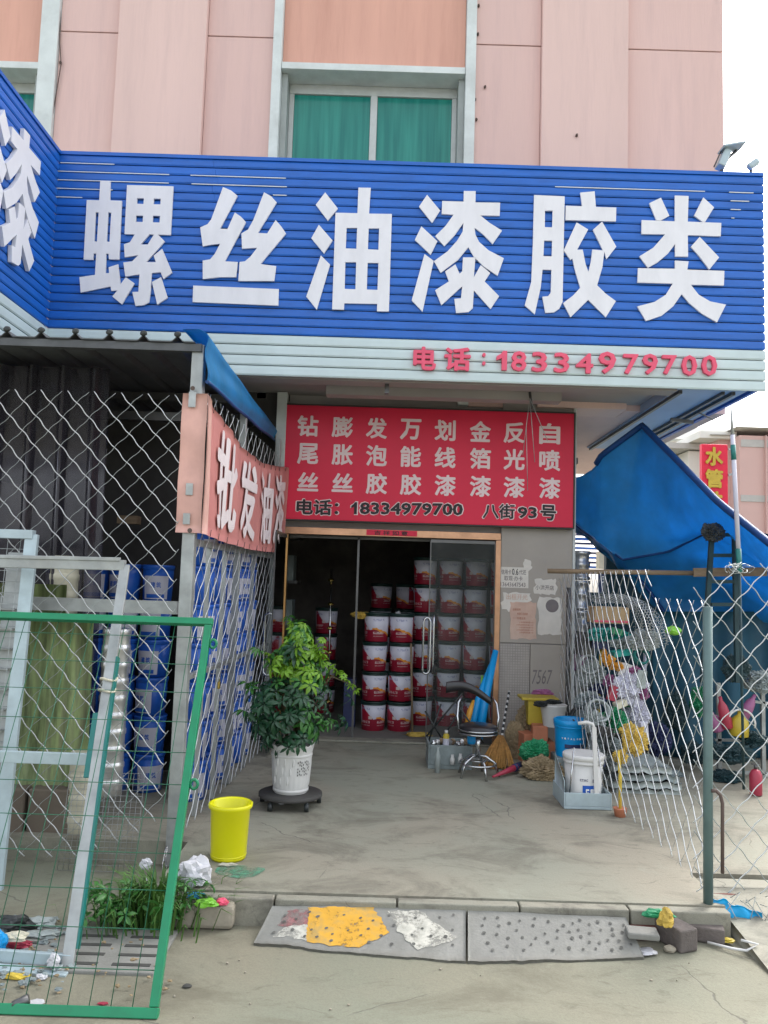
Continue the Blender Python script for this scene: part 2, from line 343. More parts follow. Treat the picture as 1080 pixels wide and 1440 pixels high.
def bucket_print():
    """printed sleeve of a paint bucket: pale upper part, dark red hill with an orange slope, rows of small print"""
    m = bpy.data.materials.new('bucket_print'); m.use_nodes = True; N = m.node_tree.nodes; L = m.node_tree.links; b = N['Principled BSDF']; b.inputs['Roughness'].default_value = .35
    tc = N.new('ShaderNodeTexCoord'); sp = N.new('ShaderNodeSeparateXYZ'); L.new(tc.outputs['Object'], sp.inputs[0])
    def mt(op, a, bb=None, c=None):
        n = N.new('ShaderNodeMath'); n.operation = op
        for i, q in enumerate((a, bb, c)):
            if q is None: continue
            if isinstance(q, (int, float)): n.inputs[i].default_value = q
            else: L.new(q, n.inputs[i])
        return n.outputs[0]
    ang = mt('ARCTAN2', sp.outputs[1], sp.outputs[0])          # -pi..pi
    t = mt('FRACT', mt('DIVIDE', mt('ADD', ang, PI), PI))       # 0..1 from the left edge of the print, twice round
    z = sp.outputs[2]
    no = N.new('ShaderNodeTexNoise'); no.inputs['Scale'].default_value = 16; no.inputs['Detail'].default_value = 3; L.new(tc.outputs['Object'], no.inputs['Vector'])
    jit = mt('MULTIPLY', mt('SUBTRACT', no.outputs['Fac'], .5), .05)
    sw = mt('POWER', mt('SUBTRACT', 1.0, t), 2.6)
    hill = mt('ADD', mt('ADD', mt('MULTIPLY', sw, .24), .045), jit)
    red = mt('LESS_THAN', z, hill)
    hill2 = mt('ADD', mt('ADD', mt('MULTIPLY', mt('SINE', mt('MULTIPLY', mt('SUBTRACT', t, .1), 4.2)), .045), .075), jit)
    org = mt('MULTIPLY', mt('LESS_THAN', z, mt('ADD', hill2, .022)), mt('GREATER_THAN', t, .45))
    low = mt('LESS_THAN', z, hill2)
    def row(z0, z1, fr, th):
        w_ = N.new('ShaderNodeTexNoise'); w_.inputs['Scale'].default_value = fr; w_.inputs['Detail'].default_value = 2; L.new(tc.outputs['Object'], w_.inputs['Vector'])
        wn = mt('SINE', mt('MULTIPLY', ang, 62))
        r = mt('MULTIPLY', mt('GREATER_THAN', z, z0), mt('LESS_THAN', z, z1))
        r = mt('MULTIPLY', r, mt('GREATER_THAN', wn, -.45)); return mt('MULTIPLY', mt('MULTIPLY', r, mt('GREATER_THAN', w_.outputs['Fac'], th)), mt('GREATER_THAN', mt('SINE', mt('MULTIPLY', ang, 4)), -.35))
    def mixc(f, a, c2):
        n = N.new('ShaderNodeMix'); n.data_type = 'RGBA'; L.new(f, n.inputs[0])
        if isinstance(a, tuple): n.inputs[6].default_value = a
        else: L.new(a, n.inputs[6])
        n.inputs[7].default_value = c2; return n.outputs[2]
    c = mixc(mt('MULTIPLY', z, 2.5), (.52, .50, .60, 1), (.72, .73, .80, 1))
    c = mixc(org, c, (.75, .30, .03, 1)); c = mixc(red, c, (.36, .012, .035, 1)); c = mixc(low, c, (.27, .01, .03, 1))
    c = mixc(row(.075, .098, 60, .44), c, (.62, .50, .50, 1)); c = mixc(row(.205, .228, 70, .47), c, (.26, .28, .45, 1)); c = mixc(row(.05, .058, 80, .45), c, (.55, .4, .4, 1))
    sq = mt('MULTIPLY', mt('MULTIPLY', mt('GREATER_THAN', z, .115), mt('LESS_THAN', z, .145)), mt('MULTIPLY', mt('GREATER_THAN', t, .24), mt('LESS_THAN', t, .34)))
    c = mixc(sq, c, (.6, .52, .5, 1))
    L.new(c, b.inputs['Base Color']); MATS['bucket_print'] = m
bucket_print()
def grid_tile():
    m = bpy.data.materials.new('grid_tile'); m.use_nodes = True; N = m.node_tree.nodes; L = m.node_tree.links; b = N['Principled BSDF']; b.inputs['Roughness'].default_value = .5
    tc = N.new('ShaderNodeTexCoord'); mp = N.new('ShaderNodeMapping'); mp.inputs['Rotation'].default_value = (PI/2, 0, 0); L.new(tc.outputs['Object'], mp.inputs[0])
    br = N.new('ShaderNodeTexBrick'); br.offset = 0; br.inputs['Scale'].default_value = 1; br.inputs['Brick Width'].default_value = .024; br.inputs['Row Height'].default_value = .024
    br.inputs['Mortar Size'].default_value = .0035; br.inputs['Color1'].default_value = (.34, .315, .29, 1); br.inputs['Color2'].default_value = (.27, .25, .235, 1); br.inputs['Mortar'].default_value = (.17, .15, .14, 1)
    L.new(mp.outputs[0], br.inputs['Vector'])
    no = N.new('ShaderNodeTexNoise'); no.inputs['Scale'].default_value = 7; no.inputs['Detail'].default_value = 6; L.new(tc.outputs['Object'], no.inputs['Vector'])
    mx = N.new('ShaderNodeMix'); mx.data_type = 'RGBA'; L.new(no.outputs['Fac'], mx.inputs[0]); L.new(br.outputs['Color'], mx.inputs[6]); mx.inputs[7].default_value = (.34, .31, .28, 1)
    L.new(mx.outputs[2], b.inputs['Base Color']); MATS['grid_tile'] = m
grid_tile()

def concrete(name, c1, c2, stain, seed, crack=.0035, k=1.0):
    """weathered concrete: broad tone patches, dirty stains, grit and a few hairline cracks"""
    m = bpy.data.materials.new(name); m.use_nodes = True; N = m.node_tree.nodes; L = m.node_tree.links; b = N['Principled BSDF']; b.inputs['Roughness'].default_value = .82
    tc = N.new('ShaderNodeTexCoord'); mp = N.new('ShaderNodeMapping'); mp.inputs['Location'].default_value = (seed, seed*2, 0); L.new(tc.outputs['Object'], mp.inputs[0])
    def ns(sc_, det, ro=.6, dist=0, st=None):
        v = mp.outputs[0]
        if st: q_ = N.new('ShaderNodeMapping'); q_.inputs['Scale'].default_value = st; L.new(v, q_.inputs[0]); v = q_.outputs[0]
        n = N.new('ShaderNodeTexNoise'); n.inputs['Scale'].default_value = sc_; n.inputs['Detail'].default_value = det; n.inputs['Roughness'].default_value = ro; n.inputs['Distortion'].default_value = dist; L.new(v, n.inputs['Vector']); return n.outputs['Fac']
    def rp(x, a, bb, hi=1.0):
        r = N.new('ShaderNodeMapRange'); r.inputs['From Min'].default_value = a; r.inputs['From Max'].default_value = bb; r.inputs['To Max'].default_value = hi; r.clamp = True; L.new(x, r.inputs[0]); return r.outputs[0]
    def mx(fac, a, bb, mode='MIX'):
        n = N.new('ShaderNodeMix'); n.data_type = 'RGBA'; n.blend_type = mode; L.new(fac, n.inputs[0])
        for i, q in ((6, a), (7, bb)):
            if isinstance(q, tuple): n.inputs[i].default_value = q+(1,)
            else: L.new(q, n.inputs[i])
        return n.outputs[2]
    c = mx(rp(ns(.9*k, 4, .5, .4), .35, .65), c1, c2)
    c = mx(rp(ns(1.7*k, 12, .72, .6, (1, 1.6, 1)), .48, .64, .85), c, stain)
    c = mx(rp(ns(5.5*k, 10, .75, 1.2, (1, 2.2, 1)), .56, .66, .55), c, tuple(x*.72 for x in stain))
    c = mx(rp(ns(3.1*k, 10, .7, .3), .58, .70, .5), c, tuple(min(1, x*1.28) for x in c2))
    c = mx(rp(ns(150, 4, .7), .42, .72, .45), c, tuple(x*.55 for x in c1))
    vo = N.new('ShaderNodeTexVoronoi'); vo.feature = 'DISTANCE_TO_EDGE'; vo.inputs['Scale'].default_value = .75; vo.inputs['Randomness'].default_value = 1
    ad = N.new('ShaderNodeMix'); ad.data_type = 'RGBA'; ad.blend_type = 'ADD'; ad.inputs[0].default_value = .22; nn = N.new('ShaderNodeTexNoise'); nn.inputs['Scale'].default_value = 3; nn.inputs['Detail'].default_value = 8; L.new(mp.outputs[0], nn.inputs['Vector'])
    L.new(mp.outputs[0], ad.inputs[6]); L.new(nn.outputs['Color'], ad.inputs[7]); L.new(ad.outputs[2], vo.inputs['Vector'])
    ck = N.new('ShaderNodeMapRange'); ck.inputs['From Min'].default_value = 0; ck.inputs['From Max'].default_value = crack; ck.inputs['To Min'].default_value = .75; ck.inputs['To Max'].default_value = 0; L.new(vo.outputs['Distance'], ck.inputs[0])
    br_ = N.new('ShaderNodeMath'); br_.operation = 'MULTIPLY'; L.new(ck.outputs[0], br_.inputs[0]); L.new(rp(ns(1.2, 2), .48, .54), br_.inputs[1])
    c = mx(br_.outputs[0], c, (.07, .065, .055)); L.new(c, b.inputs['Base Color'])
    bp = N.new('ShaderNodeBump'); bp.inputs['Strength'].default_value = .35; bp.inputs['Distance'].default_value = .008
    s_ = N.new('ShaderNodeMath'); s_.operation = 'SUBTRACT'; L.new(ns(55, 6, .7), s_.inputs[0]); L.new(br_.outputs[0], s_.inputs[1]); L.new(s_.outputs[0], bp.inputs['Height']); L.new(bp.outputs[0], b.inputs['Normal']); MATS[name] = m
concrete('pavement_concrete', (.29, .265, .205), (.25, .26, .205), (.14, .13, .10), 3.1)
concrete('street_concrete', (.225, .208, .15), (.19, .20, .148), (.135, .125, .088), 7.7, k=.9)
concrete('kerb_concrete', (.28, .265, .21), (.25, .25, .20), (.12, .11, .09), 1.3, crack=.002, k=2.2)

def worn_paint(name, th, wd):
    """lets the bare concrete show where the paint has flaked away"""
    m = MATS[name]; N = m.node_tree.nodes; L = m.node_tree.links; b = N['Principled BSDF']; tc = N.new('ShaderNodeTexCoord')
    n = N.new('ShaderNodeTexNoise'); n.inputs['Scale'].default_value = 13; n.inputs['Detail'].default_value = 12; n.inputs['Roughness'].default_value = .78; L.new(tc.outputs['Object'], n.inputs['Vector'])
    r = N.new('ShaderNodeMapRange'); r.inputs['From Min'].default_value = th-wd; r.inputs['From Max'].default_value = th+wd; L.new(n.outputs['Fac'], r.inputs[0]); L.new(r.outputs[0], b.inputs['Alpha'])
for n_, th, wd in (('paint_yellow', .40, .05), ('paint_white', .46, .07), ('paint_red', .50, .10), ('paint_green', .49, .08)): worn_paint(n_, th, wd)
# ================================================================ ground
mb = MB(); mb.grid(lambda u, v: (-70+140*u, -40+160*v, -.13+.006*noise.noise(Vector((u*300, v*300, 0)))*(1 if abs(u-.5) < .1 and v < .4 else 0)), 90, 90)
struct('street', mb, 'street_concrete')
mb = MB()
mb.box(-1.05, 1.70, 3.975, 14, -.4, 0); mb.box(-6, -1.052, 4.66, 14, -.4, -.002); mb.box(1.702, 9, 4.42, 14, -.4, -.003)
pav = struct('pavement', mb, 'pavement_concrete')
xs = [-1.05, -.46, .12, .70, 1.22, 1.70]
for a, b in zip(xs, xs[1:]):
    k = MB(); k.box(a+.004, b-.004, 3.905+random.uniform(-.004, .004), 3.969, -.3, -.004+random.uniform(-.004, .002)); part('kerb_stone', k, 'kerb_concrete', pav, bevel=.007)
for a, b in ((1.72, 2.3), (2.3, 2.95), (2.95, 3.6)):
    k = MB(); k.box(a+.004, b-.004, 4.28, 4.41, -.3, -.02); part('kerb_stone', k, 'kerb_concrete', pav, bevel=.012)
# paint spill and stains on the pavement: thin flat sheets of dried paint
def splat(c, rx, ry, z, seed, n=40, amp=.25):
    m = MB(); pts = []
    for i in range(n):
        a = 2*PI*i/n; k = 1+amp*noise.noise(Vector((math.cos(a)*1.6+seed, math.sin(a)*1.6, seed)))*2
        pts.append((c[0]+math.cos(a)*rx*k, c[1]+math.sin(a)*ry*k, z))
    m.add(pts+[(c[0], c[1], z)], [(i, (i+1) % n, n) for i in range(n)]); return m
part('paint_spill', splat((-.68, 4.22), .13, .085, .0035, 3, 60, .12), 'paint_green', pav)
part('paint_spill', splat((-.76, 4.30), .05, .025, .007, 8), 'paint_white', pav)

# drain grate set in the street on the left
dr = thing('drain_grate', 'slotted concrete drain cover set in the street under the leaning green frame', 'drain cover', (-1.35, 3.6, -.13))
g = MB(); g.box(-1.95, -.88, 3.40, 3.80, -.16, -.117); part('cover', g, 'ramp_concrete', dr, bevel=.006)
for cx_ in (-1.75, -1.47, -1.20, -.98):
    for k in range(4):
        g = MB(); yy = 3.46+k*.085; g.box(cx_-.09, cx_+.07, yy-.011, yy+.011, -.1169, -.1145); part('slot', g, 'hole_dark', dr)

# ---------------------------------------------------------------- kerb ramps
def ramp(name, label, poly_top, poly_bot, holes, group):
    """wedge: upper edge against the kerb, lower edge on the street, rows of anti slip holes"""
    r = thing(name, label, 'kerb ramp', ((poly_top[0][0]+poly_top[-1][0])/2, 3.75, -.13), group)
    n = 14; m = MB()
    def f(u, v):
        t = L3((0, 0, 0), (0, 0, 0), 0); a = interp(poly_top, u); b = interp(poly_bot, u); p = L3(a, b, v); p.z += .004*noise.noise(Vector((p.x*9, p.y*9, 0))); p.y -= (.014*noise.noise(Vector((p.x*7, 3, 0)))+.007*noise.noise(Vector((p.x*28, 5, 0))))*v; return p
    m.grid(f, 60, 8, thick=(0, 0, -.05)); part('slab', m, 'ramp_concrete', r, bevel=0); return r, f
def interp(pl, u):
    s = u*(len(pl)-1); i = min(int(s), len(pl)-2); return L3(pl[i], pl[i+1], s-i)
T = lambda x, y: P(x, y, Z=-.03); B = lambda x, y: P(x, y, Z=-.120)
r1, f1 = ramp('kerb_ramp', 'left concrete kerb ramp painted with red yellow and white patches', [T(383, 1274), T(520, 1274), T(655, 1279)], [B(357, 1325), B(480, 1338), B(655, 1352)], None, 'kerb ramps')
r2, f2 = ramp('kerb_ramp', 'right bare grey concrete kerb ramp full of small holes', [T(658, 1279), T(780, 1286), T(880, 1290)], [B(658, 1352), B(800, 1350), B(906, 1346)], None, 'kerb ramps')
def hole_at(f, u, v, r):
    c = f(u, v); m = MB(); n = 8; t1 = (f(u+.01, v)-c).normalized(); t2 = (f(u, v+.01)-c).normalized(); nn = t2.cross(t1)
    if nn.z < 0: nn = -nn
    pts = [c+nn*.0045+t1*math.cos(2*PI*i/n)*r*random.uniform(.8, 1.15)+t2*math.sin(2*PI*i/n)*r for i in range(n)]
    m.add(pts, [tuple(range(n))]); return m
for r_, f_, seed, nn in ((r1, f1, 5, 34), (r2, f2, 9, 52)):
    random.seed(seed); pts = []
    while len(pts) < nn:
        u, v = random.uniform(.08, .96), random.uniform(.12, .82)
        if all((u-a)**2+((v-b)*.45)**2 > .0042 for a, b in pts): pts.append((u, v))
    for u, v in pts: part('hole', hole_at(f_, u, v, random.uniform(.0060, .0095)), 'ramp_hole', r_)
def patch(f, poly, mat, root, lift, label):
    """paint sheet following the ramp: polygon in the ramp's own (u, v), ragged edge"""
    n = 24; m = MB(); ring = []
    for i in range(len(poly)):
        a, b = poly[i], poly[(i+1) % len(poly)]
        for k in range(n):
            t = k/n; u, v = a[0]*(1-t)+b[0]*t, a[1]*(1-t)+b[1]*t
            u += .012*noise.noise(Vector((u*20, v*20, lift*900))); v += .04*noise.noise(Vector((u*25, v*9, lift*500+5))); u += .003*noise.noise(Vector((u*150, v*60, 2))); v += .012*noise.noise(Vector((u*170, v*50, 9))); ring.append((u, min(.97, max(.03, v))))
    cu, cv = sum(p[0] for p in ring)/len(ring), sum(p[1] for p in ring)/len(ring)
    lay = [[f(cu+(u-cu)*s, cv+(v-cv)*s)+Vector((0, 0, lift)) for u, v in ring] for s in (1, .75, .5, .25)]
    vs = [p for l in lay for p in l]+[f(cu, cv)+Vector((0, 0, lift))]; N_ = len(ring)
    fs = [(j*N_+i, j*N_+(i+1) % N_, (j+1)*N_+(i+1) % N_, (j+1)*N_+i) for j in range(3) for i in range(N_)]+[(3*N_+i, 3*N_+(i+1) % N_, 4*N_) for i in range(N_)]
    m.add(vs, fs, True); part('paint_patch', m, mat, root, label)
patch(f1, [(.10, .10), (.22, .10), (.26, .62), (.08, .55)], 'paint_red', r1, .0016, 'faded red paint patch')
patch(f1, [(.14, .55), (.24, .50), (.28, .85), (.09, .82)], 'paint_white', r1, .0020, 'worn white paint smear')
patch(f1, [(.19, .03), (.52, .03), (.66, .55), (.56, .92), (.28, .88)], 'paint_yellow', r1, .0024, 'yellow paint patch')
patch(f1, [(.60, .10), (.76, .05), (.96, .60), (.80, .88), (.70, .55)], 'paint_white', r1, .0028, 'white paint patch')

# ================================================================ building
bd = thing('building', 'pink three part facade building with white framed teal windows above the blue sign', 'building', (0, 7.6, 0))
WY = 7.6
def wallpanel(x0, x1, z0, z1, mat, y=WY, name='wall_panel', d=.3, bv=.004):
    m = MB(); m.box(x0, x1, y, y+d, z0, z1); return part(name, m, mat, bd, bevel=bv)
SEAM = 6.935
for x0, x1 in ((-3.42, -2.812), (-1.928, -1.262), (.782, 1.438), (2.302, 3.28)):
    wallpanel(x0+.001, x1-.001, 3.22, SEAM-.006, 'pink_paint'); wallpanel(x0+.001, x1-.001, SEAM+.006, 10, 'pink_paint')
for x0, x1 in ((-2.81, -1.93), (1.44, 2.30)): wallpanel(x0, x1, 3.22, 10, 'pink_pilaster', WY-.07, 'pilaster', .37)
m = MB(); m.box(-6, 3.27, WY+.302, 12, 3.22, 10); part('wall', m, 'pink_paint', bd)
for x0, x1 in ((-3.60, -3.422), (-1.26, -1.17), (.68, .78)): wallpanel(x0, x1, 3.22, 10, 'white_trim', WY-.05, 'window_surround', .34)
def window(x0, x1, zt, xm=None):
    wn = MB(); wn.box(x0+.002, x1-.002, WY-.03, WY+.28, zt-.07, zt); wdw = part('window', wn, 'white_trim', bd, bevel=.004)
    wallpanel(x0+.002, x1-.002, zt+.002, 10, 'orange_paint', WY+.035, 'spandrel', .26)
    r = MB(); r.box(x0+.002, x1-.002, WY+.0, WY+.279, zt-.35, zt-.072); r.v = r.v  # reveal
    zg = zt-.13
    fr = MB(); a, b = x0+.06, x1-.06; y0, y1 = WY+.215, WY+.262
    fr.box(x0+.003, a, WY+.05, WY+.27, 5.0, zt-.072); part('reveal', fr, 'reveal_grey', wdw)
    fr = MB(); fr.box(b, x1-.003, WY+.05, WY+.27, 5.0, zt-.072); part('reveal', fr, 'reveal_grey', wdw)
    fr = MB(); fr.box(a+.002, b-.002, y0, y1, zg-.045, zg+.058-.002); fr.box(a+.002, a+.05, y0, y1, 5.0, zg-.047); fr.box(b-.05, b-.002, y0, y1, 5.0, zg-.047)
    xm = (a+b)/2 if xm is None else xm
    fr.box(xm-.035, xm+.035, y0-.004, y1, 5.0, zg-.047); part('frame', fr, 'window_alu', wdw, bevel=.003)
    for p, q in ((a+.052, xm-.037), (xm+.037, b-.052)):
        g = MB(); g.box(p, q, y0+.02, y0+.028, 5.0, zg-.049); part('pane', g, 'window_glass', wdw)
window(-1.17, .68, 6.665, -.235)
window(-5.4, -3.60, 6.58)
# small rusty fixings and holes in the plaster
for x, y in ((673, 8), (672, 48), (682, 122), (668, 140), (670, 168), (811, 190), (85, 88)):
    c = P(x, y, Y=WY-.015 if x != 811 else WY-.085); m = MB(); m.blob(c, (.014, .02, .018), .3, x, 1); part('fixing', m, 'rust', bd)
m = MB(); m.tube([P(85, 0, Y=7.58), P(84, 60, Y=7.58), P(86, 90, Y=7.57), P(76, 150, Y=7.58), P(68, 205, Y=7.58)], .006, 4); part('cable', m, 'rust', bd)
# overhang underside
m = MB(); m.box(-6, 2.45, 6.62, 9.6, 3.28, 3.34); part('soffit', m, 'soffit_grey', bd)
m = MB(); m.box(-.55, 1.55, 6.98, 7.12, 3.15, 3.279); part('soffit_beam', m, 'soffit_grey', bd)
m = MB(); m.box(-6, 2.45, 6.62, 6.80, 3.185, 3.278); part('soffit_beam', m, 'soffit_grey', bd, bevel=.004)
m = MB(); m.box(2.452, 3.04, 6.62, 9.6, 3.20, 3.30); part('soffit', m, 'soffit_blue', bd)
for xx, w_ in ((2.47, .03), (2.84, .02), (2.92, .03)):
    m = MB(); m.box(xx, xx+w_, 6.64, 9.58, 3.17, 3.199); part('soffit_trim', m, 'dark_steel', bd)
m = MB(); m.tube([P(745, 551, Y=6.9), P(748, 575, Y=6.92)], .012, 5); m.box(*[q for c in (P(544, 533, Y=6.7),) for q in (c.x-.015, c.x+.02, 6.68, 6.72, 3.10, 3.184)]); part('bracket', m, 'dark_steel', bd)
m = MB()
for a, b in (((745, 560), (735, 640)), ((745, 560), (752, 650)), ((745, 560), (770, 620)), ((740, 600), (742, 690))): m.tube([P(*a, Y=6.85), P(*b, Y=6.9)], .003, 3)
part('hanging_wire', m, 'wire_dull_shade', bd)
m = MB(); m.bar(P(943, 590, Y=7.3), P(975, 594, Y=7.3), .03, .03); m.tube([P(982, 580, Y=6.9), P(1003, 590, Y=7.0)], .008, 4); part('bracket', m, 'dark_steel', bd)
# ground floor wall either side of the door
m = MB(); m.box(1.12, 1.80, 7.58, 8.0, 0, 3.279); part('pillar', m, 'soffit_grey', bd)
for x0, x1, z0, z1, mt_ in ((1.122, 1.798, .967, 2.4, 'tile_beige'), (1.122, 1.408, 0.002, .96, 'grid_tile'), (1.415, 1.798, .002, .96, 'tile_beige')):
    m = MB(); m.box(x0, x1, 7.556, 7.578, z0, z1); part('wall_tile', m, mt_, bd, bevel=.003)
m = MB(); m.box(1.80, 1.825, 7.55, 8.0, 0, 3.27); part('corner_strip', m, 'window_alu', bd)
m = MB(); m.box(-1.05, -.955, 7.46, 7.58, 0, 3.27); part('door_post', m, 'window_alu', bd, bevel=.004)
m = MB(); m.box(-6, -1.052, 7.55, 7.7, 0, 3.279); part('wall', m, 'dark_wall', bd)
m = MB(); m.box(-.95, 1.80, 7.62, 7.78, 1.99, 3.279); part('lintel', m, 'soffit_grey', bd)
# the room behind the door
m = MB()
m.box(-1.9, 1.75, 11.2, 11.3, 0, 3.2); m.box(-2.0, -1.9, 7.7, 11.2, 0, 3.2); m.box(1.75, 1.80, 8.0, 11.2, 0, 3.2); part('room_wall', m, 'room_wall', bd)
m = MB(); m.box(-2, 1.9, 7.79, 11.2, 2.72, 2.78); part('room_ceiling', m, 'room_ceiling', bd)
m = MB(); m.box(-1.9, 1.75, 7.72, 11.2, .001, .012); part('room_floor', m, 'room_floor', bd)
m = MB(); m.box(-.94, 1.115, 7.56, 7.715, .001, .022); part('door_sill', m, 'kerb_concrete', bd, bevel=.006)
# plaster face behind shed
# ---------------------------------------------------------------- door
dn = thing('shop_door', 'glass shop door in a copper coloured frame, one leaf closed and one standing open', 'door', (.1, 7.55, 0))
m = MB(); m.box(-.935, 1.115, 7.53, 7.60, 1.925, 1.992); part('header', m, 'copper_trim', dn, bevel=.003)
m = MB(); m.box(1.068, 1.118, 7.53, 7.60, .022, 1.923); part('jamb', m, 'copper_trim', dn, bevel=.003)
m = MB(); m.box(-.935, -.90, 7.53, 7.60, .022, 1.923); part('jamb', m, 'gold_trim', dn, bevel=.003)
m = MB(); m.box(-.16, .32, 7.522, 7.528, 1.935, 1.987); ps = part('red_paper', m, 'red_panel', dn)
m = MB()
for i, ch in enumerate('吉祥如意'): put(m, ch, (-.055+i*.085, 7.5215, 1.961), .062, .042, .001, bold=.02)
part('characters', m, 'black_print', ps)
def leaf(x0, x1, y0, y1, side, handle_t):
    a, b = Vector((x0, y0, 0)), Vector((x1, y1, 0)); up = Vector((0, 0, 1)); t = (b-a).normalized()
    g = MB(); g.bar(a+up*.975, b+up*.975, .012, 1.85); lf = part('door_leaf', g, 'door_glass', dn)
    e = MB(); e.bar(a+up*.055, b+up*.055, .02, .05); e.bar(a+up*1.90, b+up*1.90, .02, .03); e.bar(a+up*.05, a+up*1.9, .010, .022); e.bar(b+up*.05, b+up*1.9, .010, .022); part('edge_strip', e, 'dark_steel', lf)
    n = Vector((t.y, -t.x, 0))
    for s in side:
        h = MB(); c = L3(a, b, handle_t); pts = []
        for z, o in ((.68, .0), (.665, .03), (.69, .06), (.75, .065), (1.12, .065), (1.18, .06), (1.20, .03), (1.185, 0)): pts.append(c+up*z+n*s*(o+.008))
        h.tube(pts, .011, 8); part('handle', h, 'steel', lf)
leaf(.455, 1.066, 7.565, 7.565, (1,), .07)
h = MB(); c = P(603, 868, Y=7.56)
# D shaped pull seen flat on the closed leaf
pts = [(-.035, .70), (-.032, 1.14), (-.02, 1.17), (0, 1.18), (.02, 1.17), (.032, 1.14), (.035, .70), (.022, .67), (0, .66), (-.022, .67)]
h.tube([Vector((.435+x, 7.49, z)) for x, z in pts], .011, 8, closed=True); h.tube([(.40, 7.49, .78), (.40, 7.56, .78)], .008, 6); h.tube([(.40, 7.49, 1.08), (.40, 7.56, 1.08)], .008, 6); part('handle', h, 'steel', dn)
leaf(-.915, -.925, 7.52, 6.86, (1,), .90)
m = MB(); m.box(-.245, -.225, 7.70, 7.73, .02, 1.92); part('mullion', m, 'dark_steel', dn)
m = MB(); m.box(-.9, .455, 7.70, 7.73, 1.90, 1.925); part('mullion', m, 'dark_steel', dn)

# ================================================================ big blue sign with its two wings
sg = thing('shop_sign', 'big blue slatted fascia sign with large white Chinese characters over the shopfront', 'shop sign', (0, 6.5, 3.17))
SY = 6.5; XL, XR = -2.86, 3.135
def slat(mat, p0, p1, z0, z1, inward, name='slat'):
    """one pressed strip: flat face with a rolled lower lip, its top tucked under the strip above"""
    a, b = Vector(p0), Vector(p1); n = Vector(inward); h = z1-z0
    prof = [(0, z1), (.010, z1-.004), (.014, z1-h*.3), (.016, z0+.016), (.010, z0+.004), (0, z0+.006), (-.012, z0+.006), (-.012, z1)]
    m = MB(); vs = [q-n*o+Vector((0, 0, z)) for q in (a, b) for o, z in prof]; k = len(prof)
    m.add(vs, [tuple(range(k)), tuple(range(k, 2*k))[::-1]]+[(i, k+i, k+(i+1) % k, (i+1) % k) for i in range(k)]); return part(name, m, mat, sg)
NB = 20; zt, zb, zw = 5.03, 3.52, 3.17
ins = Vector((0, 1, 0)); inl = Vector((-1, 0, 0))
random.seed(3)
for i in range(NB):
    z1 = zt-(zt-zb)*i/NB; z0 = zt-(zt-zb)*(i+1)/NB; j = random.uniform(-.0015, .0015)
    x0 = XL
    cuts = [XL, -1.52+.9*((i*7) % 3-1)*.02, XR] if i < 6 else [XL, XR]
    for a, b in zip(cuts, cuts[1:]): slat('sign_blue', (a+.001, SY+j, 0), (b-.001, SY+j+random.uniform(-.002, .002), 0), z0, z1, ins)
    slat('sign_blue', (XL, 4.3, 0), (XL, SY-.02, 0), z0, z1, inl)
for i in range(4):
    z1 = zb-(zb-zw)*i/4; z0 = zb-(zb-zw)*(i+1)/4
    slat('sign_white', (XL, SY-.004*0, 0), (XR, SY, 0), z0, z1, ins); slat('sign_white', (XL, 4.3, 0), (XL, SY-.02, 0), z0, z1, inl)
m = MB(); m.box(XL-.03, XR, SY-.022, SY+.10, zt+.001, zt+.03); m.box(XL-.10, XL+.022, 4.3, SY-.023, zt+.001, zt+.03); part('top_trim', m, 'sign_blue', sg)
m = MB(); m.box(XL, XR, SY+.02, SY+.05, zw+.02, zt-.01); m.box(XL-.05, XL-.02, 4.3, SY, zw+.02, zt-.01); part('backing', m, 'window_alu', sg)
m = MB(); m.box(XL-1.5, XL-.052, 4.3, SY, zw+.02, zw+.06); part('underside', m, 'sign_white', sg)
m = MB(); m.box(XR-.04, XR-.005, SY+.052, 9.6, zw+.03, zt-.01); part('return_panel', m, 'sign_blue', sg)
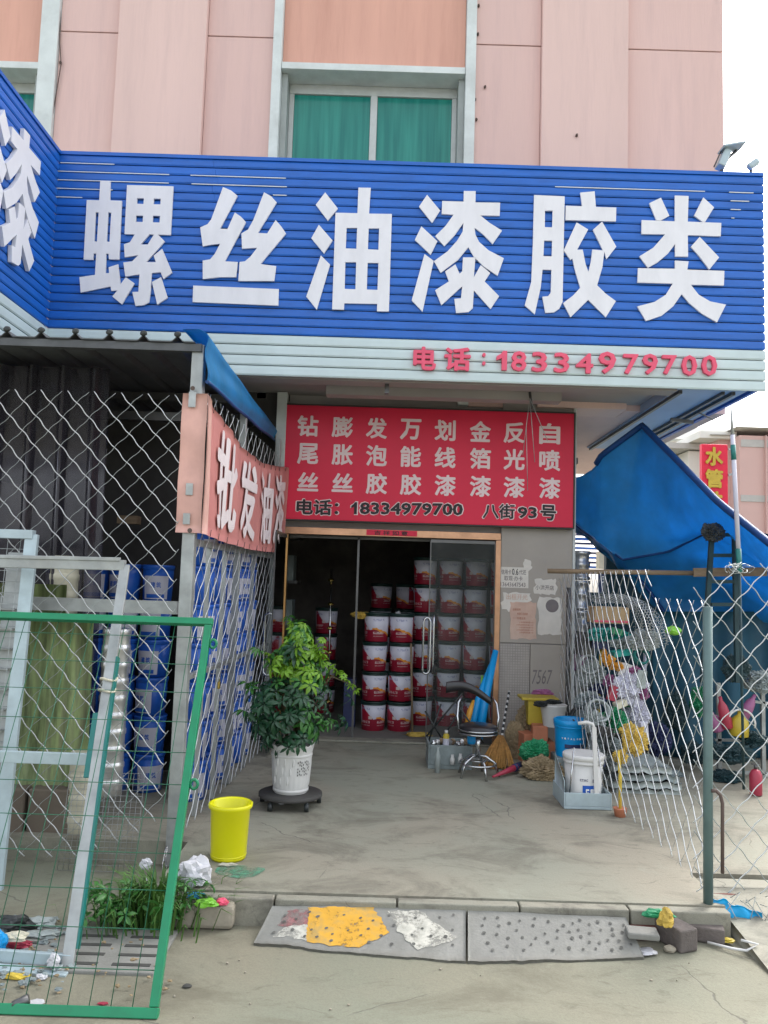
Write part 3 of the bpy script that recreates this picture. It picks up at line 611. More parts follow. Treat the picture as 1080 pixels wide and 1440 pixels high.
# white characters, cut from thick sheet
CH = {
0: (100, 240, [([(278,100),(374,103),(370,283),(483,288),(458,845),(360,842),(357,790),(334,788),(328,975),(362,973),(358,918),(447,890),(470,1080),(520,1012),(602,1070),(482,1270),(392,1195),(440,1138),(383,1142),(375,1100),(92,1158),(80,1012),(228,990),(240,788),(214,788),(210,848),(120,845),(150,280),(268,283)],[[(235,397),(263,397),(247,675),(222,672)],[(354,397),(382,399),(366,677),(340,675)]]),
 ([(532,138),(972,150),(946,612),(825,608),(890,672),(715,868),(805,870),(785,808),(865,743),(960,968),(877,1030),(850,965),(765,972),(755,1160),(740,1250),(690,1278),(612,1285),(582,1153),(640,1150),(650,985),(515,1005),(497,872),(580,862),(640,803),(510,823),(503,700),(560,680),(605,606),(508,603)],[[(627,262),(692,264),(688,318),(625,316)],[(787,266),(852,267),(848,322),(783,320)],[(618,427),(684,428),(681,489),(616,487)],[(778,428),(845,430),(840,494),(775,492)],[(745,606),(788,607),(728,702),(660,702)]]),
 ([(855,1012),(917,1208),(818,1272),(768,1058)],[])]),
1: (260, 240, [([(362,157),(440,190),(500,240),(335,552),(405,555),(475,398),(535,440),(580,490),(380,862),(503,868),(487,1012),(330,1012),(170,1030),(170,855),(240,843),(285,790),(335,695),(240,705),(170,720),(146,540),(215,510),(250,465)],[]),
 ([(752,207),(820,245),(872,303),(693,593),(782,597),(862,470),(915,530),(960,598),(718,888),(867,907),(848,1048),(508,1048),(520,868),(570,862),(620,820),(688,733),(543,742),(537,598),(600,560),(650,470)],[]),
 ([(80,1092),(892,1125),(887,1282),(74,1248)],[])]),
2: (420, 250, [([(252,140),(372,293),(277,408),(162,258)],[]),([(192,447),(322,597),(240,720),(120,575)],[]),([(211,738),(298,825),(172,1253),(72,1128)],[]),
 ([(567,95),(685,97),(668,342),(885,345),(857,1270),(743,1268),(745,1198),(433,1192),(430,1253),(318,1250),(350,333),(558,338)],[[(455,477),(555,477),(548,675),(447,672)],[(665,482),(764,482),(757,685),(657,680)],[(443,802),(546,803),(539,1060),(437,1056)],[(655,808),(757,810),(748,1066),(647,1062)]])]),
3: (570, 250, [([(206,163),(330,312),(254,430),(130,275)],[]),([(152,462),(304,603),(240,732),(90,590)],[]),([(182,725),(269,790),(163,1273),(60,1165)],[]),
 ([(555,127),(668,128),(665,235),(900,238),(895,362),(710,358),(800,430),(917,503),(828,630),(740,540),(657,475),(665,540),(700,610),(790,690),(935,765),(875,932),(740,840),(650,750),(598,660),(500,780),(335,903),(272,792),(400,700),(490,600),(545,510),(550,430),(470,545),(370,650),(283,555),(380,460),(458,352),(345,345),(350,222),(553,228)],[]),
 ([(547,757),(665,757),(650,945),(715,830),(805,905),(752,985),(890,1125),(808,1247),(650,1070),(640,1240),(600,1275),(482,1285),(465,1150),(528,1145),(540,1030),(342,1210),(283,1068),(413,985),(378,890),(475,823),(515,912),(540,888)],[])]),
4: (730, 250, [([(142,165),(432,178),(412,1180),(380,1245),(330,1278),(248,1284),(220,1130),(275,1125),(300,1090),(306,875),(222,872),(205,1040),(148,1297),(53,1212),(115,990),(130,640)],[[(245,313),(318,313),(314,472),(243,470)],[(237,597),(313,598),(310,747),(230,745)]]),
 ([(580,142),(716,130),(728,278),(922,284),(918,415),(440,402),(443,266),(597,272)],[]),
 ([(545,425),(655,492),(550,685),(603,683),(630,820),(657,895),(680,800),(695,682),(795,690),(700,495),(787,418),(922,655),(828,775),(808,700),(790,850),(740,1022),(820,1100),(918,1172),(822,1325),(655,1160),(487,1325),(417,1190),(510,1120),(580,1045),(530,880),(505,765),(487,782),(423,690)],[])]),
5: (880, 250, [([(465,170),(595,175),(587,418),(905,430),(900,557),(587,545),(590,750),(467,748),(467,630),(400,720),(300,805),(210,855),(128,747),(260,665),(372,538),(148,535),(150,403),(465,415)],[]),
 ([(333,190),(412,362),(330,407),(290,405),(222,243)],[]),([(735,188),(837,282),(752,420),(728,420),(648,360)],[]),([(700,562),(885,757),(792,872),(700,750),(617,655)],[]),
 ([(465,787),(595,795),(583,873),(935,885),(930,1023),(615,1015),(690,1110),(800,1175),(950,1205),(865,1373),(720,1290),(600,1190),(530,1105),(450,1220),(340,1310),(190,1360),(108,1222),(270,1180),(380,1110),(445,1005),(110,995),(115,859),(467,865)],[])])}
def cut_char(k, to3):
    """outlines to a filled, 3 cm thick solid; to3 maps a point of the sheet plane (x, z) into the place"""
    ox, oy, polys = CH[k]; c = bpy.data.curves.new('c', 'CURVE'); c.dimensions = '2D'; c.fill_mode = 'BOTH'; c.extrude = .5
    for outer, holes in polys:
        for pl in [outer]+holes:
            s = c.splines.new('POLY'); s.points.add(len(pl)-1); s.use_cyclic_u = True
            for pt, (x, y) in zip(s.points, pl):
                q = P(ox+x/6.75, oy+y/6.75, Y=SY-.03); pt.co = (q.x, q.z, 0, 1)
    o = bpy.data.objects.new('c', c); COL.objects.link(o)
    me = bpy.data.meshes.new_from_object(o.evaluated_get(bpy.context.evaluated_depsgraph_get()))
    m = MB(); m.add([to3(v.co) for v in me.vertices], [tuple(p.vertices) for p in me.polygons])
    bpy.data.objects.remove(o); bpy.data.curves.remove(c); bpy.data.meshes.remove(me); return m
for k, nm in enumerate(('first', 'second', 'third', 'fourth', 'fifth', 'sixth')):
    part('character', cut_char(k, lambda v: Vector((v.x, SY-.026+v.z*.016, v.y))), 'letter_white', sg)
c4 = P(644, 345, Y=SY)
def wing(k, cy, w_):
    cx = {2: P(495, 345, Y=SY).x, 3: c4.x}[k]
    part('character', cut_char(k, lambda v: Vector((XL+.035-v.z*.03, cy+(v.x-cx)*w_, v.y+.02))), 'letter_white', sg)
wing(3, 5.72, 1.0); wing(2, 4.85, 1.0)
# pink telephone line on the white strips
tel = '电话:18334979700'
ctr = [(597, 505, 30, 32), (643, 506, 34, 32), (680, 505, 4, 18), (701, 509, 14, 28), (729, 509, 22, 29), (761, 510, 22, 29), (791, 510, 22, 29), (823, 512, 24, 30), (853, 512, 25, 31), (884, 513, 23, 29), (912, 514, 22, 29), (942, 514, 22, 29), (970, 514, 23, 29), (997, 515, 22, 29)]
ctr = [(597, 505, 33, 34), (643, 506, 38, 34), (680, 506, 5, 18), (705, 508, 15, 28), (729, 509, 22, 29), (758, 510, 22, 29), (789, 511, 22, 29), (821, 512, 25, 29), (853, 511, 25, 32), (886, 513, 22, 29), (913, 513, 22, 30), (940, 514, 21, 28), (968, 515, 22, 30), (996, 515, 22, 30)]
pxm = (SY-.02)/F
for ch, (x, y, w_, h_) in zip(tel, ctr):
    m = MB(); put(m, ch, P(x, y, Y=SY-.018), w_*pxm, h_*pxm, .03, bold=.032 if ord(ch) > 200 else .02); part('character', m, 'letter_pink', sg)

# pale strips painted in as highlight lines along the upper slats
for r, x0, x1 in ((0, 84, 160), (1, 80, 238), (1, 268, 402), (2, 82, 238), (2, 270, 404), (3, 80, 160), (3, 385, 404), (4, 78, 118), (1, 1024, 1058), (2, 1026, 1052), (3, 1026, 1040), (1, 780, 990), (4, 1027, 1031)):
    z0 = zt-(zt-zb)*(r+1)/NB; a, b = P(x0, 260, Y=SY), P(x1, 260, Y=SY); m = MB(); m.box(a.x, b.x, SY-.0205, SY-.013, z0-.002, z0+.0035); part('slat_highlight', m, 'white_print', sg)
# lamps on top of the sign
lt = thing('floodlight', 'tilted floodlight on a bracket on top of the blue sign near its right end', 'floodlight', P(1012, 243, Y=6.55))
m = MB(); a = P(1012, 236, Y=6.5); b = P(1022, 213, Y=6.5); m.bar(a, b, .10, .06); part('housing', m, 'galv_blue', lt, bevel=.008)
m = MB(); m.bar(P(1014, 210, Y=6.48), P(1044, 205, Y=6.48), .14, .014); part('visor', m, 'galv_blue', lt)
m = MB(); m.tube([P(1012, 245, Y=6.52), P(1024, 222, Y=6.52), P(1036, 212, Y=6.52)], .014, 6); m.tube([P(1004, 235, Y=6.5), P(1014, 212, Y=6.5)], .006, 4); part('bracket', m, 'dark_steel', lt)
lt = thing('security_camera', 'small round camera on top of the right corner of the blue sign', 'camera', P(1056, 245, Y=6.55))
m = MB(); m.bar(P(1052, 236, Y=6.5), P(1066, 226, Y=6.5), .06, .06); part('housing', m, 'galv_blue', lt, bevel=.02)
m = MB(); m.tube([P(1056, 246, Y=6.52), P(1056, 236, Y=6.52)], .012, 6); part('stand', m, 'dark_steel', lt)

# ================================================================ red board over the door
rb = thing('red_signboard', 'flat red board with rows of pale characters and a black telephone line above the door', 'signboard', (.4, 7.5, 2.06))
m = MB(); m.box(-.965, 1.785, 7.47, 7.55, 2.06, 3.15); part('panel', m, 'red_panel', rb, bevel=.004)
m = MB()
for a in ((-.972, -.958, 2.05, 3.16), (1.78, 1.794, 2.05, 3.16)): m.box(a[0], a[1], 7.462, 7.556, a[2], a[3])
m.box(-.957, 1.779, 7.462, 7.556, 2.048, 2.059); m.box(-.957, 1.779, 7.462, 7.556, 3.151, 3.162); part('edge', m, 'dark_wall', rb)
rows = ['钻膨发万划金反自', '尾胀泡能线箔光喷', '丝丝胶胶漆漆漆漆']
cxs = [433, 481.5, 529.5, 577.5, 626, 675.5, 723, 773]
q = 7.47/F
for r, row in enumerate(rows):
    for i, ch in enumerate(row):
        t = i/7; y = (599+11*t, 638+9.5*t, 677.5+9*t)[r]
        if ch in '丝': hh = 27
        else: hh = 30
        m = MB(); put(m, ch, P(cxs[i], y, Y=7.469), 30*q, hh*q, .003, bold=.028); part('character', m, 'letter_pale', rb)
def printed(txt, x0, x1, y0, y1, hpx, root, mat, Y, depth=.003, bold=.03, edge=None):
    m = MB(); a, b = P(x0, y0, Y=Y), P(x1, y1, Y=Y); put(m, txt, (a+b)/2, (b-a).length, hpx*q, depth, right=(b-a).normalized(), bold=bold)
    return part('lettering', m, mat, root)
for txt, x0, x1, y0, y1, h_ in (('电话：', 417, 476, 712.5, 714, 22), ('1', 494, 502, 714.5, 714.6, 17), ('8334979700', 506, 651, 714.7, 716.5, 17), ('八街', 679, 724, 718.5, 719.5, 21), ('93', 728, 755, 720.5, 721, 16), ('号', 760, 782, 720.5, 721.5, 22)):
    printed(txt, x0-1.5, x1+1.5, y0, y1, h_+2.5, rb, 'letter_pale', 7.4695, .002, .055); printed(txt, x0, x1, y0, y1, h_, rb, 'black_print', 7.4670, .0025, .022 if '街' in txt else .03)
# ================================================================ posters on the pillar
def poster(x0, y0, x1, y1, Y, mat, label, lines=(), rag=0, seed=0, cat='poster'):
    """sheet of paper glued to the tiles; ragged sheets get a torn outline"""
    a, b, c, d_ = P(x0, y0, Y=Y), P(x1, y0+(x1-x0)*.03, Y=Y), P(x1, y1+(x1-x0)*.03, Y=Y), P(x0, y1, Y=Y); pts = []
    for p, r in ((a, b), (b, c), (c, d_), (d_, a)):
        for k in range(8):
            o = L3(p, r, k/8)
            if rag: o += Vector((noise.noise(o*30+Vector((seed, 0, 0))), 0, noise.noise(o*30+Vector((0, seed, 0)))))*rag
            pts.append(o)
    n = len(pts); m = MB(); m.add(pts+[p-Vector((0, .0012, 0)) for p in pts], [tuple(range(n)), tuple(range(n, 2*n))[::-1]]+[(i, (i+1) % n, n+(i+1) % n, n+i) for i in range(n)])
    t = thing('poster', label, cat, (a+c)/2); s = part('sheet', m, mat, t)
    for txt, lx0, lx1, ly, lh, mt_ in lines:
        m = MB(); p, r = P(lx0, ly, Y=Y-.0014), P(lx1, ly+(lx1-lx0)*.03, Y=Y-.0014); put(m, txt, (p+r)/2, (r-p).length, lh*q, .0008, right=(r-p).normalized(), bold=.012); part('lettering', m, mt_, t)
M('print_grey', (.16, .14, .14), .7); M('print_brown', (.36, .15, .10), .7)
poster(702, 797, 743, 826, 7.5545, 'paper', 'white rectangular paper with three lines of bold black print on the pillar', [('信用卡', 705, 719, 804, 7, 'print_grey'), ('0.6', 720, 729, 804, 9, 'black_print'), ('代还', 730, 740, 804.5, 7, 'print_grey'), ('取现·办卡', 709, 735, 813, 7, 'print_grey'), ('13643647543', 704, 739, 821.5, 6, 'print_grey')])
poster(737, 788, 748, 801, 7.5550, 'paper', 'small torn white scrap at the upper right corner of the bold printed paper', rag=.02, seed=2)
poster(752, 814, 782, 835, 7.5548, 'paper', 'torn grey white sticker with faded characters right of the bold printed paper', [('小洪开店', 753, 779, 826, 7, 'print_grey')], rag=.03, seed=5)
poster(707, 833, 745, 858, 7.5551, 'paper', 'torn white sheet with ghosted large characters under the bold printed paper', [('出租开光', 712, 742, 839, 8, 'paper_pink')], rag=.03, seed=7)
poster(717, 846, 754, 898, 7.5540, 'paper_pink', 'pinkish notice with rows of small brown print low on the pillar', [('启事说明', 721, 732, 857, 3.5, 'print_brown'), ('老板招工信息部', 727, 742, 863, 3.5, 'print_brown'), ('一一办理业务', 721, 739, 869, 3.5, 'print_brown')]+[('小字说明书内容一行', 730-(k % 2)*4, 750, 875+k*3.6, 2.4, 'print_brown') for k in range(5)], rag=.015, seed=9)
poster(757, 840, 790, 892, 7.5543, 'paper', 'cream torn poster with a round dark stamp at the right of the pillar', rag=.02, seed=12)
m = MB(); c = P(776.5, 852, Y=7.553); m.add([c+Vector((math.cos(2*PI*i/18)*.062, 0, math.sin(2*PI*i/18)*.062)) for i in range(18)], [tuple(range(18))])
bpy.data.objects['poster.005'] and part('stamp', m, 'print_grey', bpy.data.objects['poster.005'])
for txt, x, y, w_, h_ in (('7567', 762, 952, 27, 20),):
    m = MB(); put(m, txt, P(x, y, Y=7.555), w_*q, h_*q, .0008, right=(1, 0, .02), up=(.12, 0, 1), bold=.0); part('graffiti', m, 'print_grey', bd)

# ================================================================ buckets
def bucket_proto(name, rad, hgt, body_mat, lid_mat, z0=0):
    t = thing(name, 'x', 'bucket', (0, 0, 0))
    m = MB(); m.lathe([(rad*.86, 0), (rad*.88, .004), (rad*.93, hgt*.5), (rad*.96, hgt*.86)], n=24); part('body', m, body_mat, t)
    m = MB(); m.lathe([(rad*.965, hgt*.86), (rad, hgt*.865), (rad, hgt*.885), (rad*.97, hgt*.89), (rad*.97, hgt*.92), (rad*1.02, hgt*.925), (rad*1.02, hgt*.975), (rad*.98, hgt*.985), (rad*.9, hgt*.97)], n=24); part('lid', m, lid_mat, t)
    return t
words = ['bottom', 'second', 'third', 'fourth', 'fifth', 'sixth', 'seventh']
stk = ['first', 'second', 'third', 'fourth']
pb = bucket_proto('paint_bucket', .131, .292, 'bucket_print', 'green_lid'); used = [False]
random.seed(11)
def place(proto, flag, loc, label, group, rz):
    if not flag[0]: o = proto; flag[0] = True; o.location = loc; o.rotation_euler.z = rz; o['label'] = label
    else: o = copy_tree(proto, None, loc, label, rz)
    o['group'] = group; return o
for c, x in enumerate((-.045, .225)):
    for r in range(4): place(pb, used, (x+random.uniform(-.008, .008), 8.22+random.uniform(-.02, .02), .012+r*.295), 'red and white paint bucket, %s up in the %s stack of the open doorway' % (words[r] if r else 'lowest', ('left', 'right')[c]), 'paint buckets stacked inside the shop', random.uniform(-.5, .5))
for c, x in enumerate((.46, .74, 1.02, 1.30)):
    for r in range(6): place(pb, used, (x+random.uniform(-.012, .012), 8.62+random.uniform(-.02, .02), .012+r*.295), 'paint bucket, %s up in the %s stack behind the closed glass leaf' % (words[r] if r else 'lowest', ('leftmost', 'second', 'third', 'rightmost')[c]), 'paint buckets stacked inside the shop', random.uniform(-.4, .5))
for c, x in enumerate((-.62, .0, .30, .60)):
    for r in range(5 if c else 4): place(pb, used, (x, 9.55 if c else 9.2, .012+r*.295), 'dim paint bucket, %s up in the %s stack at the back of the shop' % (words[r] if r else 'lowest', stk[c]), 'paint buckets stacked inside the shop', random.uniform(0, 6))
# blue buckets in the shed
bb = thing('blue_bucket', 'x', 'bucket', (0, 0, 0)); Rb, Hb = .112, .262
m = MB(); m.lathe([(Rb*.88, 0), (Rb*.94, Hb*.5), (Rb*.97, Hb*.86)], n=20); part('body', m, 'blue_plastic', bb)
m = MB(); m.lathe([(Rb*.975, Hb*.86), (Rb, Hb*.87), (Rb, Hb*.9), (Rb*1.03, Hb*.92), (Rb*1.03, Hb*.975), (Rb*.9, Hb*.985)], n=20); part('lid', m, 'blue_plastic', bb)
for a0 in (0, PI):
    m = MB(); m.grid(lambda u, v: ((Rb*(.885+.08*v)+.0025)*math.cos(a0-.85+1.7*u), (Rb*(.885+.08*v)+.0025)*math.sin(a0-.85+1.7*u), Hb*(.07+.62*v)), 8, 2)
    lb_ = part('label', m, 'white_label', bb)
    m = MB()
    for k, ch in enumerate(('建', '筑')):
        a = a0-.16+k*.36; put(m, ch, (Rb*.955*math.cos(a), Rb*.955*math.sin(a), Hb*.45), .032, .04, .0015, right=(-math.sin(a), math.cos(a), 0), out=(math.cos(a), math.sin(a), 0), bold=.02)
    part('characters', m, 'blue_plastic', lb_)
    m = MB(); m.grid(lambda u, v: ((Rb*.90+.005+.004*v)*math.cos(a0-.6+1.2*u), (Rb*.90+.005+.004*v)*math.sin(a0-.6+1.2*u), Hb*(.10+.10*v)), 6, 1); part('stripe', m, 'blue_plastic', lb_)
fl = [False]
for c, x in enumerate((-1.60, -1.83, -2.06, -2.29)):
    for r in range(6): place(bb, fl, (x, 5.72+random.uniform(-.01, .01), .0+r*Hb), 'blue bucket, %s up in the %s stack left of the corner post' % (words[r] if r else 'lowest', stk[c]), 'blue buckets stacked in the shed', -PI/2+random.uniform(-.6, .6))
for c, y in enumerate((5.55, 5.85, 6.12, 6.40, 6.68, 6.96)):
    for r in range(7): place(bb, fl, (-1.27+.055*(y-5.5)+random.uniform(-.01, .01), y, .0+r*Hb), 'blue bucket, %s up in the %s stack from the front along the side fence' % (words[r] if r else 'lowest', words[c] if c else 'first'), 'blue buckets stacked in the shed', random.uniform(-1.3, .9))

# ================================================================ wire mesh fences
def crimped(mbs, org, U, V, Nn, inside, umax, vmax, pu=.155, pv=.170, r=.0031, amp=.0038, fams=(0, 1), off=(0, 0), bow=None, dull=0):  # dull: wire direction thinned so it looks less lit
    """woven diamond mesh of crimped wires in the plane org + U*u + V*v; inside(u, v) trims it"""
    org, U, V, Nn = map(Vector, (org, U, V, Nn)); K = int(umax/pu+vmax/pv)+3
    for fam in fams:
        sgn = 1 if fam == 0 else -1
        dirv = Vector((pu/2, sgn*pv/2, 0)); L_ = dirv.length; dn_ = dirv/L_; pr = Vector((-dn_.y, dn_.x, 0))
        for k in range(-K, K+1):
            run = []; nseg = int(max(umax/pu, vmax/pv)*2)+4; S = 5
            u0 = k*pu+off[0]; v0 = off[1] if fam == 0 else off[1]+pv*int(vmax/pv+1)
            def flush():
                if len(run) > 3: mbs[fam].tube(run, r if not dull or fam != dull-1 else r*.5, 4)
                run.clear()
            for i in range(-2*S, nseg*S):
                t = i/S; cu, cv = u0+dirv.x*t, v0+dirv.y*t
                w_ = math.sin(t*2*PI/2+PI/2*0)          # one full wave per two crossings
                wi = math.sin(t*2*PI)*amp
                p = (cu+pr.x*wi, cv+pr.y*wi)
                if 0 <= p[0] <= umax and 0 <= p[1] <= vmax and inside(*p):
                    nz = math.cos(t*PI)*r*.95*(1 if fam == 0 else -1)*(1 if k % 2 == 0 else -1)
                    q_ = org+U*p[0]+V*p[1]+Nn*nz
                    if bow: q_ = q_+bow(*p)
                    run.append(q_)
                else: flush()
            flush()
def fence(label, posts, grp='wire mesh fences'):
    return thing('wire_fence', label, 'fence', posts, grp)
# front of the shed
fa = fence('wire diamond mesh fence across the front of the shed, behind the leaning frames', (-1.6, 4.58, -.1))
ma = [MB(), MB()]
crimped(ma, (-2.6, 4.58, -.10), (1, 0, 0), (0, 0, 1), (0, -1, 0), lambda u, v: v < 2.66 and v > (1.05-.0*u if False else max(0, (u-1.0)*.55)) and u < 1.43, 1.5, 2.72, off=(.02, .03), bow=lambda u, v: Vector((0, .015*math.sin(u*3+v), 0)), dull=1)
part('mesh', ma[1], 'wire', fa, kind='stuff'); part('mesh', ma[0], 'wire_dull_shade', fa, kind='stuff')
# left side fence with banner
fb = fence('wire diamond mesh fence on the left side of the shop entrance with grey posts', (-1.12, 6, 0))
mbm = [MB(), MB()]
crimped(mbm, (-1.11, 4.66, .02), (0, 1, 0), (0, 0, 1), (1, 0, 0), lambda u, v: not (1.74 < v < 2.4 and u < 2.6), 2.82, 2.62, off=(.03, .02), dull=2, amp=.0014, bow=lambda u, v: Vector((.048*u, 0, 0)))
part('mesh', mbm[0], 'wire', fb, kind='stuff'); part('mesh', mbm[1], 'wire_dull_shade', fb, kind='stuff')
for x, y, z0, z1, w_ in ((-1.125, 4.63, -.12, 2.86, .072), (-1.085, 5.95, 0, 2.82, .05), (-1.01, 7.38, 0, 2.8, .05)):
    m = MB(); m.box(x-w_/2, x+w_/2, y-w_/2, y+w_/2, z0, z1); part('post', m, 'galvanised', fb, bevel=.005)
m = MB(); m.bar((-1.14, 4.68, 1.70), (-1.02, 7.35, 1.70), .04, .04); part('rail', m, 'galvanised', fb)
m = MB(); m.bar((-1.14, 4.68, .90), (-1.02, 7.35, .90), .03, .03); part('rail', m, 'galvanised', fb)
for y in (5.15, 5.55, 6.45): 
    m = MB(); m.bar((-1.165+.06*(y-4.6), y, 0.0), (-1.165+.06*(y-4.6), y+.05, 1.68), .03, .02, up=(0, 1, 0)); part('brace', m, 'galvanised', fb)
m = MB(); m.bar((-2.7, 4.70, 1.31), (-1.19, 4.70, 1.31), .05, .075); part('rail', m, 'galvanised', fa)
m = MB(); m.bar((-2.7, 5.6, 2.62), (-1.19, 5.6, 2.62), .05, .06); part('rail', m, 'dark_steel', fa)
pd = thing('padlock', 'brass padlock hanging on the left side fence', 'padlock', P(308, 955, X=-1.04))
c = P(308, 962, X=-1.04); m = MB(); m.box(c.x-.008, c.x+.008, c.y-.02, c.y+.02, c.z-.03, c.z+.015); part('body', m, 'brass', pd, bevel=.004)
m = MB(); m.tube([c+Vector((0, -.012, .015)), c+Vector((0, -.012, .04)), c+Vector((0, 0, .05)), c+Vector((0, .012, .04)), c+Vector((0, .012, .015))], .003, 5); part('shackle', m, 'steel', pd)
# chain on the front post
cn = thing('chain', 'short galvanised chain hanging beside the front fence post above the weeds', 'chain', P(232, 1190, Y=4.5))
pts = [P(x, y, Y=4.45-(y-1190)*.004) for x, y in ((234, 1192), (231, 1210), (232, 1228), (229, 1245), (231, 1262), (233, 1280), (235, 1300))]
for i, (a, b) in enumerate(zip(pts, pts[1:])):
    c = (a+b)/2; d_ = (b-a); L_ = d_.length*.62; d_.normalize(); x = Vector((1, 0, 0)) if i % 2 else Vector((.3, 1, 0)).normalized(); m = MB()
    m.tube([c+d_*math.cos(t)*L_+x*math.sin(t)*.011 for t in [2*PI*k/10 for k in range(10)]], .0028, 5, closed=True); part('link', m, 'steel', cn)
# right side fence and right front fence
fc = fence('wire diamond mesh fence running back along the right side of the concrete forecourt', (1.62, 5, 0)); mc = [MB(), MB()]
crimped(mc, (1.625, 4.03, .0), (0, 1, 0), (0, 0, 1), (-1, 0, 0), lambda u, v: (v < 1.47 if u < .75 else v < 1.64) and v > .04+.0*u, 3.3, 1.72, off=(.05, .06), dull=2, amp=.0015, bow=lambda u, v: Vector((.02*math.sin(u*2.2+v*1.3), 0, 0)))
part('mesh', mc[0], 'wire', fc, kind='stuff'); part('mesh', mc[1], 'wire_dull_shade', fc, kind='stuff')
m = MB(); m.tube([(1.66, 7.1, 0), (1.66, 7.1, 1.5)], .02, 8); part('post', m, 'dark_steel', fc)
fd = fence('wire diamond mesh fence panel running right from the green pipe post by the kerb', (1.9, 4, 0)); md = [MB(), MB()]
crimped(md, (1.56, 4.03, .04), (1, 0, 0), (0, 0, 1), (0, -1, 0), lambda u, v: v < 1.62-.25*max(0, .12-u)*4, 1.4, 1.68, off=(.07, .05), bow=lambda u, v: Vector((0, .05*u*math.sin(v*2), 0)))
part('mesh', md[0], 'wire', fd, kind='stuff'); part('mesh', md[1], 'wire_dull_shade', fd, kind='stuff')
m = MB()
for k in range(9):
    a = random.uniform(0, 6); c = P(1040+random.uniform(-14, 12), 799+random.uniform(-3, 4), Y=4.02); m.tube([c+Vector((math.cos(t+a)*.035, .02*math.sin(t*2), math.sin(t+a)*.018)) for t in (0, .6, 1.2, 1.8, 2.4, 3, 3.6)], .0018, 3)
for k in range(10):
    c = P(1020+k*7, 1262+random.uniform(-6, 10), Y=4.02); m.tube([c, c+Vector((random.uniform(-.06, .06), -.03, random.uniform(-.08, .05))), c+Vector((random.uniform(-.1, .1), -.05, -.10))], .0022, 3)
part('loose_wire', m, 'wire_dull_shade', fd, kind='stuff')
gp = thing('fence_post', 'grey green steel pipe post at the right corner of the forecourt with a rebar hook', 'post', P(992, 1305, Z=-.13))
a, b = P(995, 853, Y=4.0), P(996, 1305, Y=4.0); m = MB(); m.tube([a, L3(a, b, .5), b], .023, 14); part('pipe', m, 'post_teal', gp)
m = MB(); m.tube([P(1000, 1112, Y=3.98), P(1007, 1112, Y=3.98), P(1013, 1118, Y=3.98), P(1016, 1130, Y=3.98), P(1016, 1228, Y=3.98)], .009, 6); part('hook', m, 'rust', gp)

# ================================================================ banner
bn = thing('banner', 'faded red cloth banner with white characters tied along the left side fence', 'banner', (-1.06, 6, 1.74))
def bpos(u, v):
    y = 4.60+2.85*u; top = 2.56-.17*math.sin(min(1, u*1.02)*PI)*(1-.3*u)-.02*u; bot = 1.745-.035*math.sin(u*PI)
    z = bot+(top-bot)*v; x = -1.055+.047*2.85*u+.009*math.sin(u*24+v*3)+.006*math.sin(u*70)*(.2+.8*abs(v-.5)*2)
    return Vector((x, y, z))
m = MB(); m.grid(lambda u, v: bpos(.03+.97*u, v), 90, 14, thick=(-.003, 0, 0)); part('cloth', m, 'banner', bn)
m = MB(); m.grid(lambda u, v: bpos(.03*u, v)+Vector((0.004, 0, 0)), 3, 10, thick=(-.004, 0, 0)); m.grid(lambda u, v: Vector((-1.195+.145*u, 4.572+.006*math.sin(v*14+u*2), 1.745+.815*v)), 3, 16, thick=(0, .003, 0)); part('hem', m, 'banner_hem', bn)
def on_banner(ch, y0, y1, z0, z1, bold):
    vs, fs = glyph(ch, bold); m = MB(); out = []
    for v in vs:
        y = y0+(y1-y0)*(v.x+.5); uu = (y-4.6)/2.85; zz = z0+(z1-z0)*(v.y+.5); p = bpos(uu, (zz-1.74)/.8); top = bpos(uu, 1).z; k = (top-bpos(uu, 0).z)/.8
        out.append(Vector((p.x+.014+v.z*.002, y, bpos(uu, 0).z+(zz-1.74)*k)))
    m.add(out, fs); part('character', m, 'banner_text', bn)
for ch, y0, y1 in (('批', 4.86, 5.36), ('发', 5.50, 6.02), ('油', 6.18, 6.68), ('漆', 6.78, 7.30)): on_banner(ch, y0, y1, 1.81, 2.46, .028)
for k in range(12):
    for v in (.025, .975):
        c = bpos(.06+k*.08, v); m = MB(); m.tube([c+Vector((.006, 0, -.02)), c+Vector((.01, .004, .02))], .0025, 3); part('tie', m, 'rust', bn)
for (x, y) in ((271, 546), (267, 829-5*0-83)):
    c = P(x, y, Y=4.56); m = MB(); m.lathe([(.012, 0), (.014, .002), (.012, .004)], n=10); m.v = [c+Vector((v.x, -v.z, v.y)) for v in m.v]; part('eyelet', m, 'rust', bn)
for (x, y0, y1) in ((271, 552, 574), (267, 680, 697), (263, 722, 738)):
    c0, c1 = P(x-4, y0, Y=4.58), P(x+5, y1, Y=4.58); m = MB(); m.box(c0.x, c1.x, 4.556, 4.563, c1.z, c0.z); part('clamp_plate', m, 'galvanised', bn, bevel=.002)

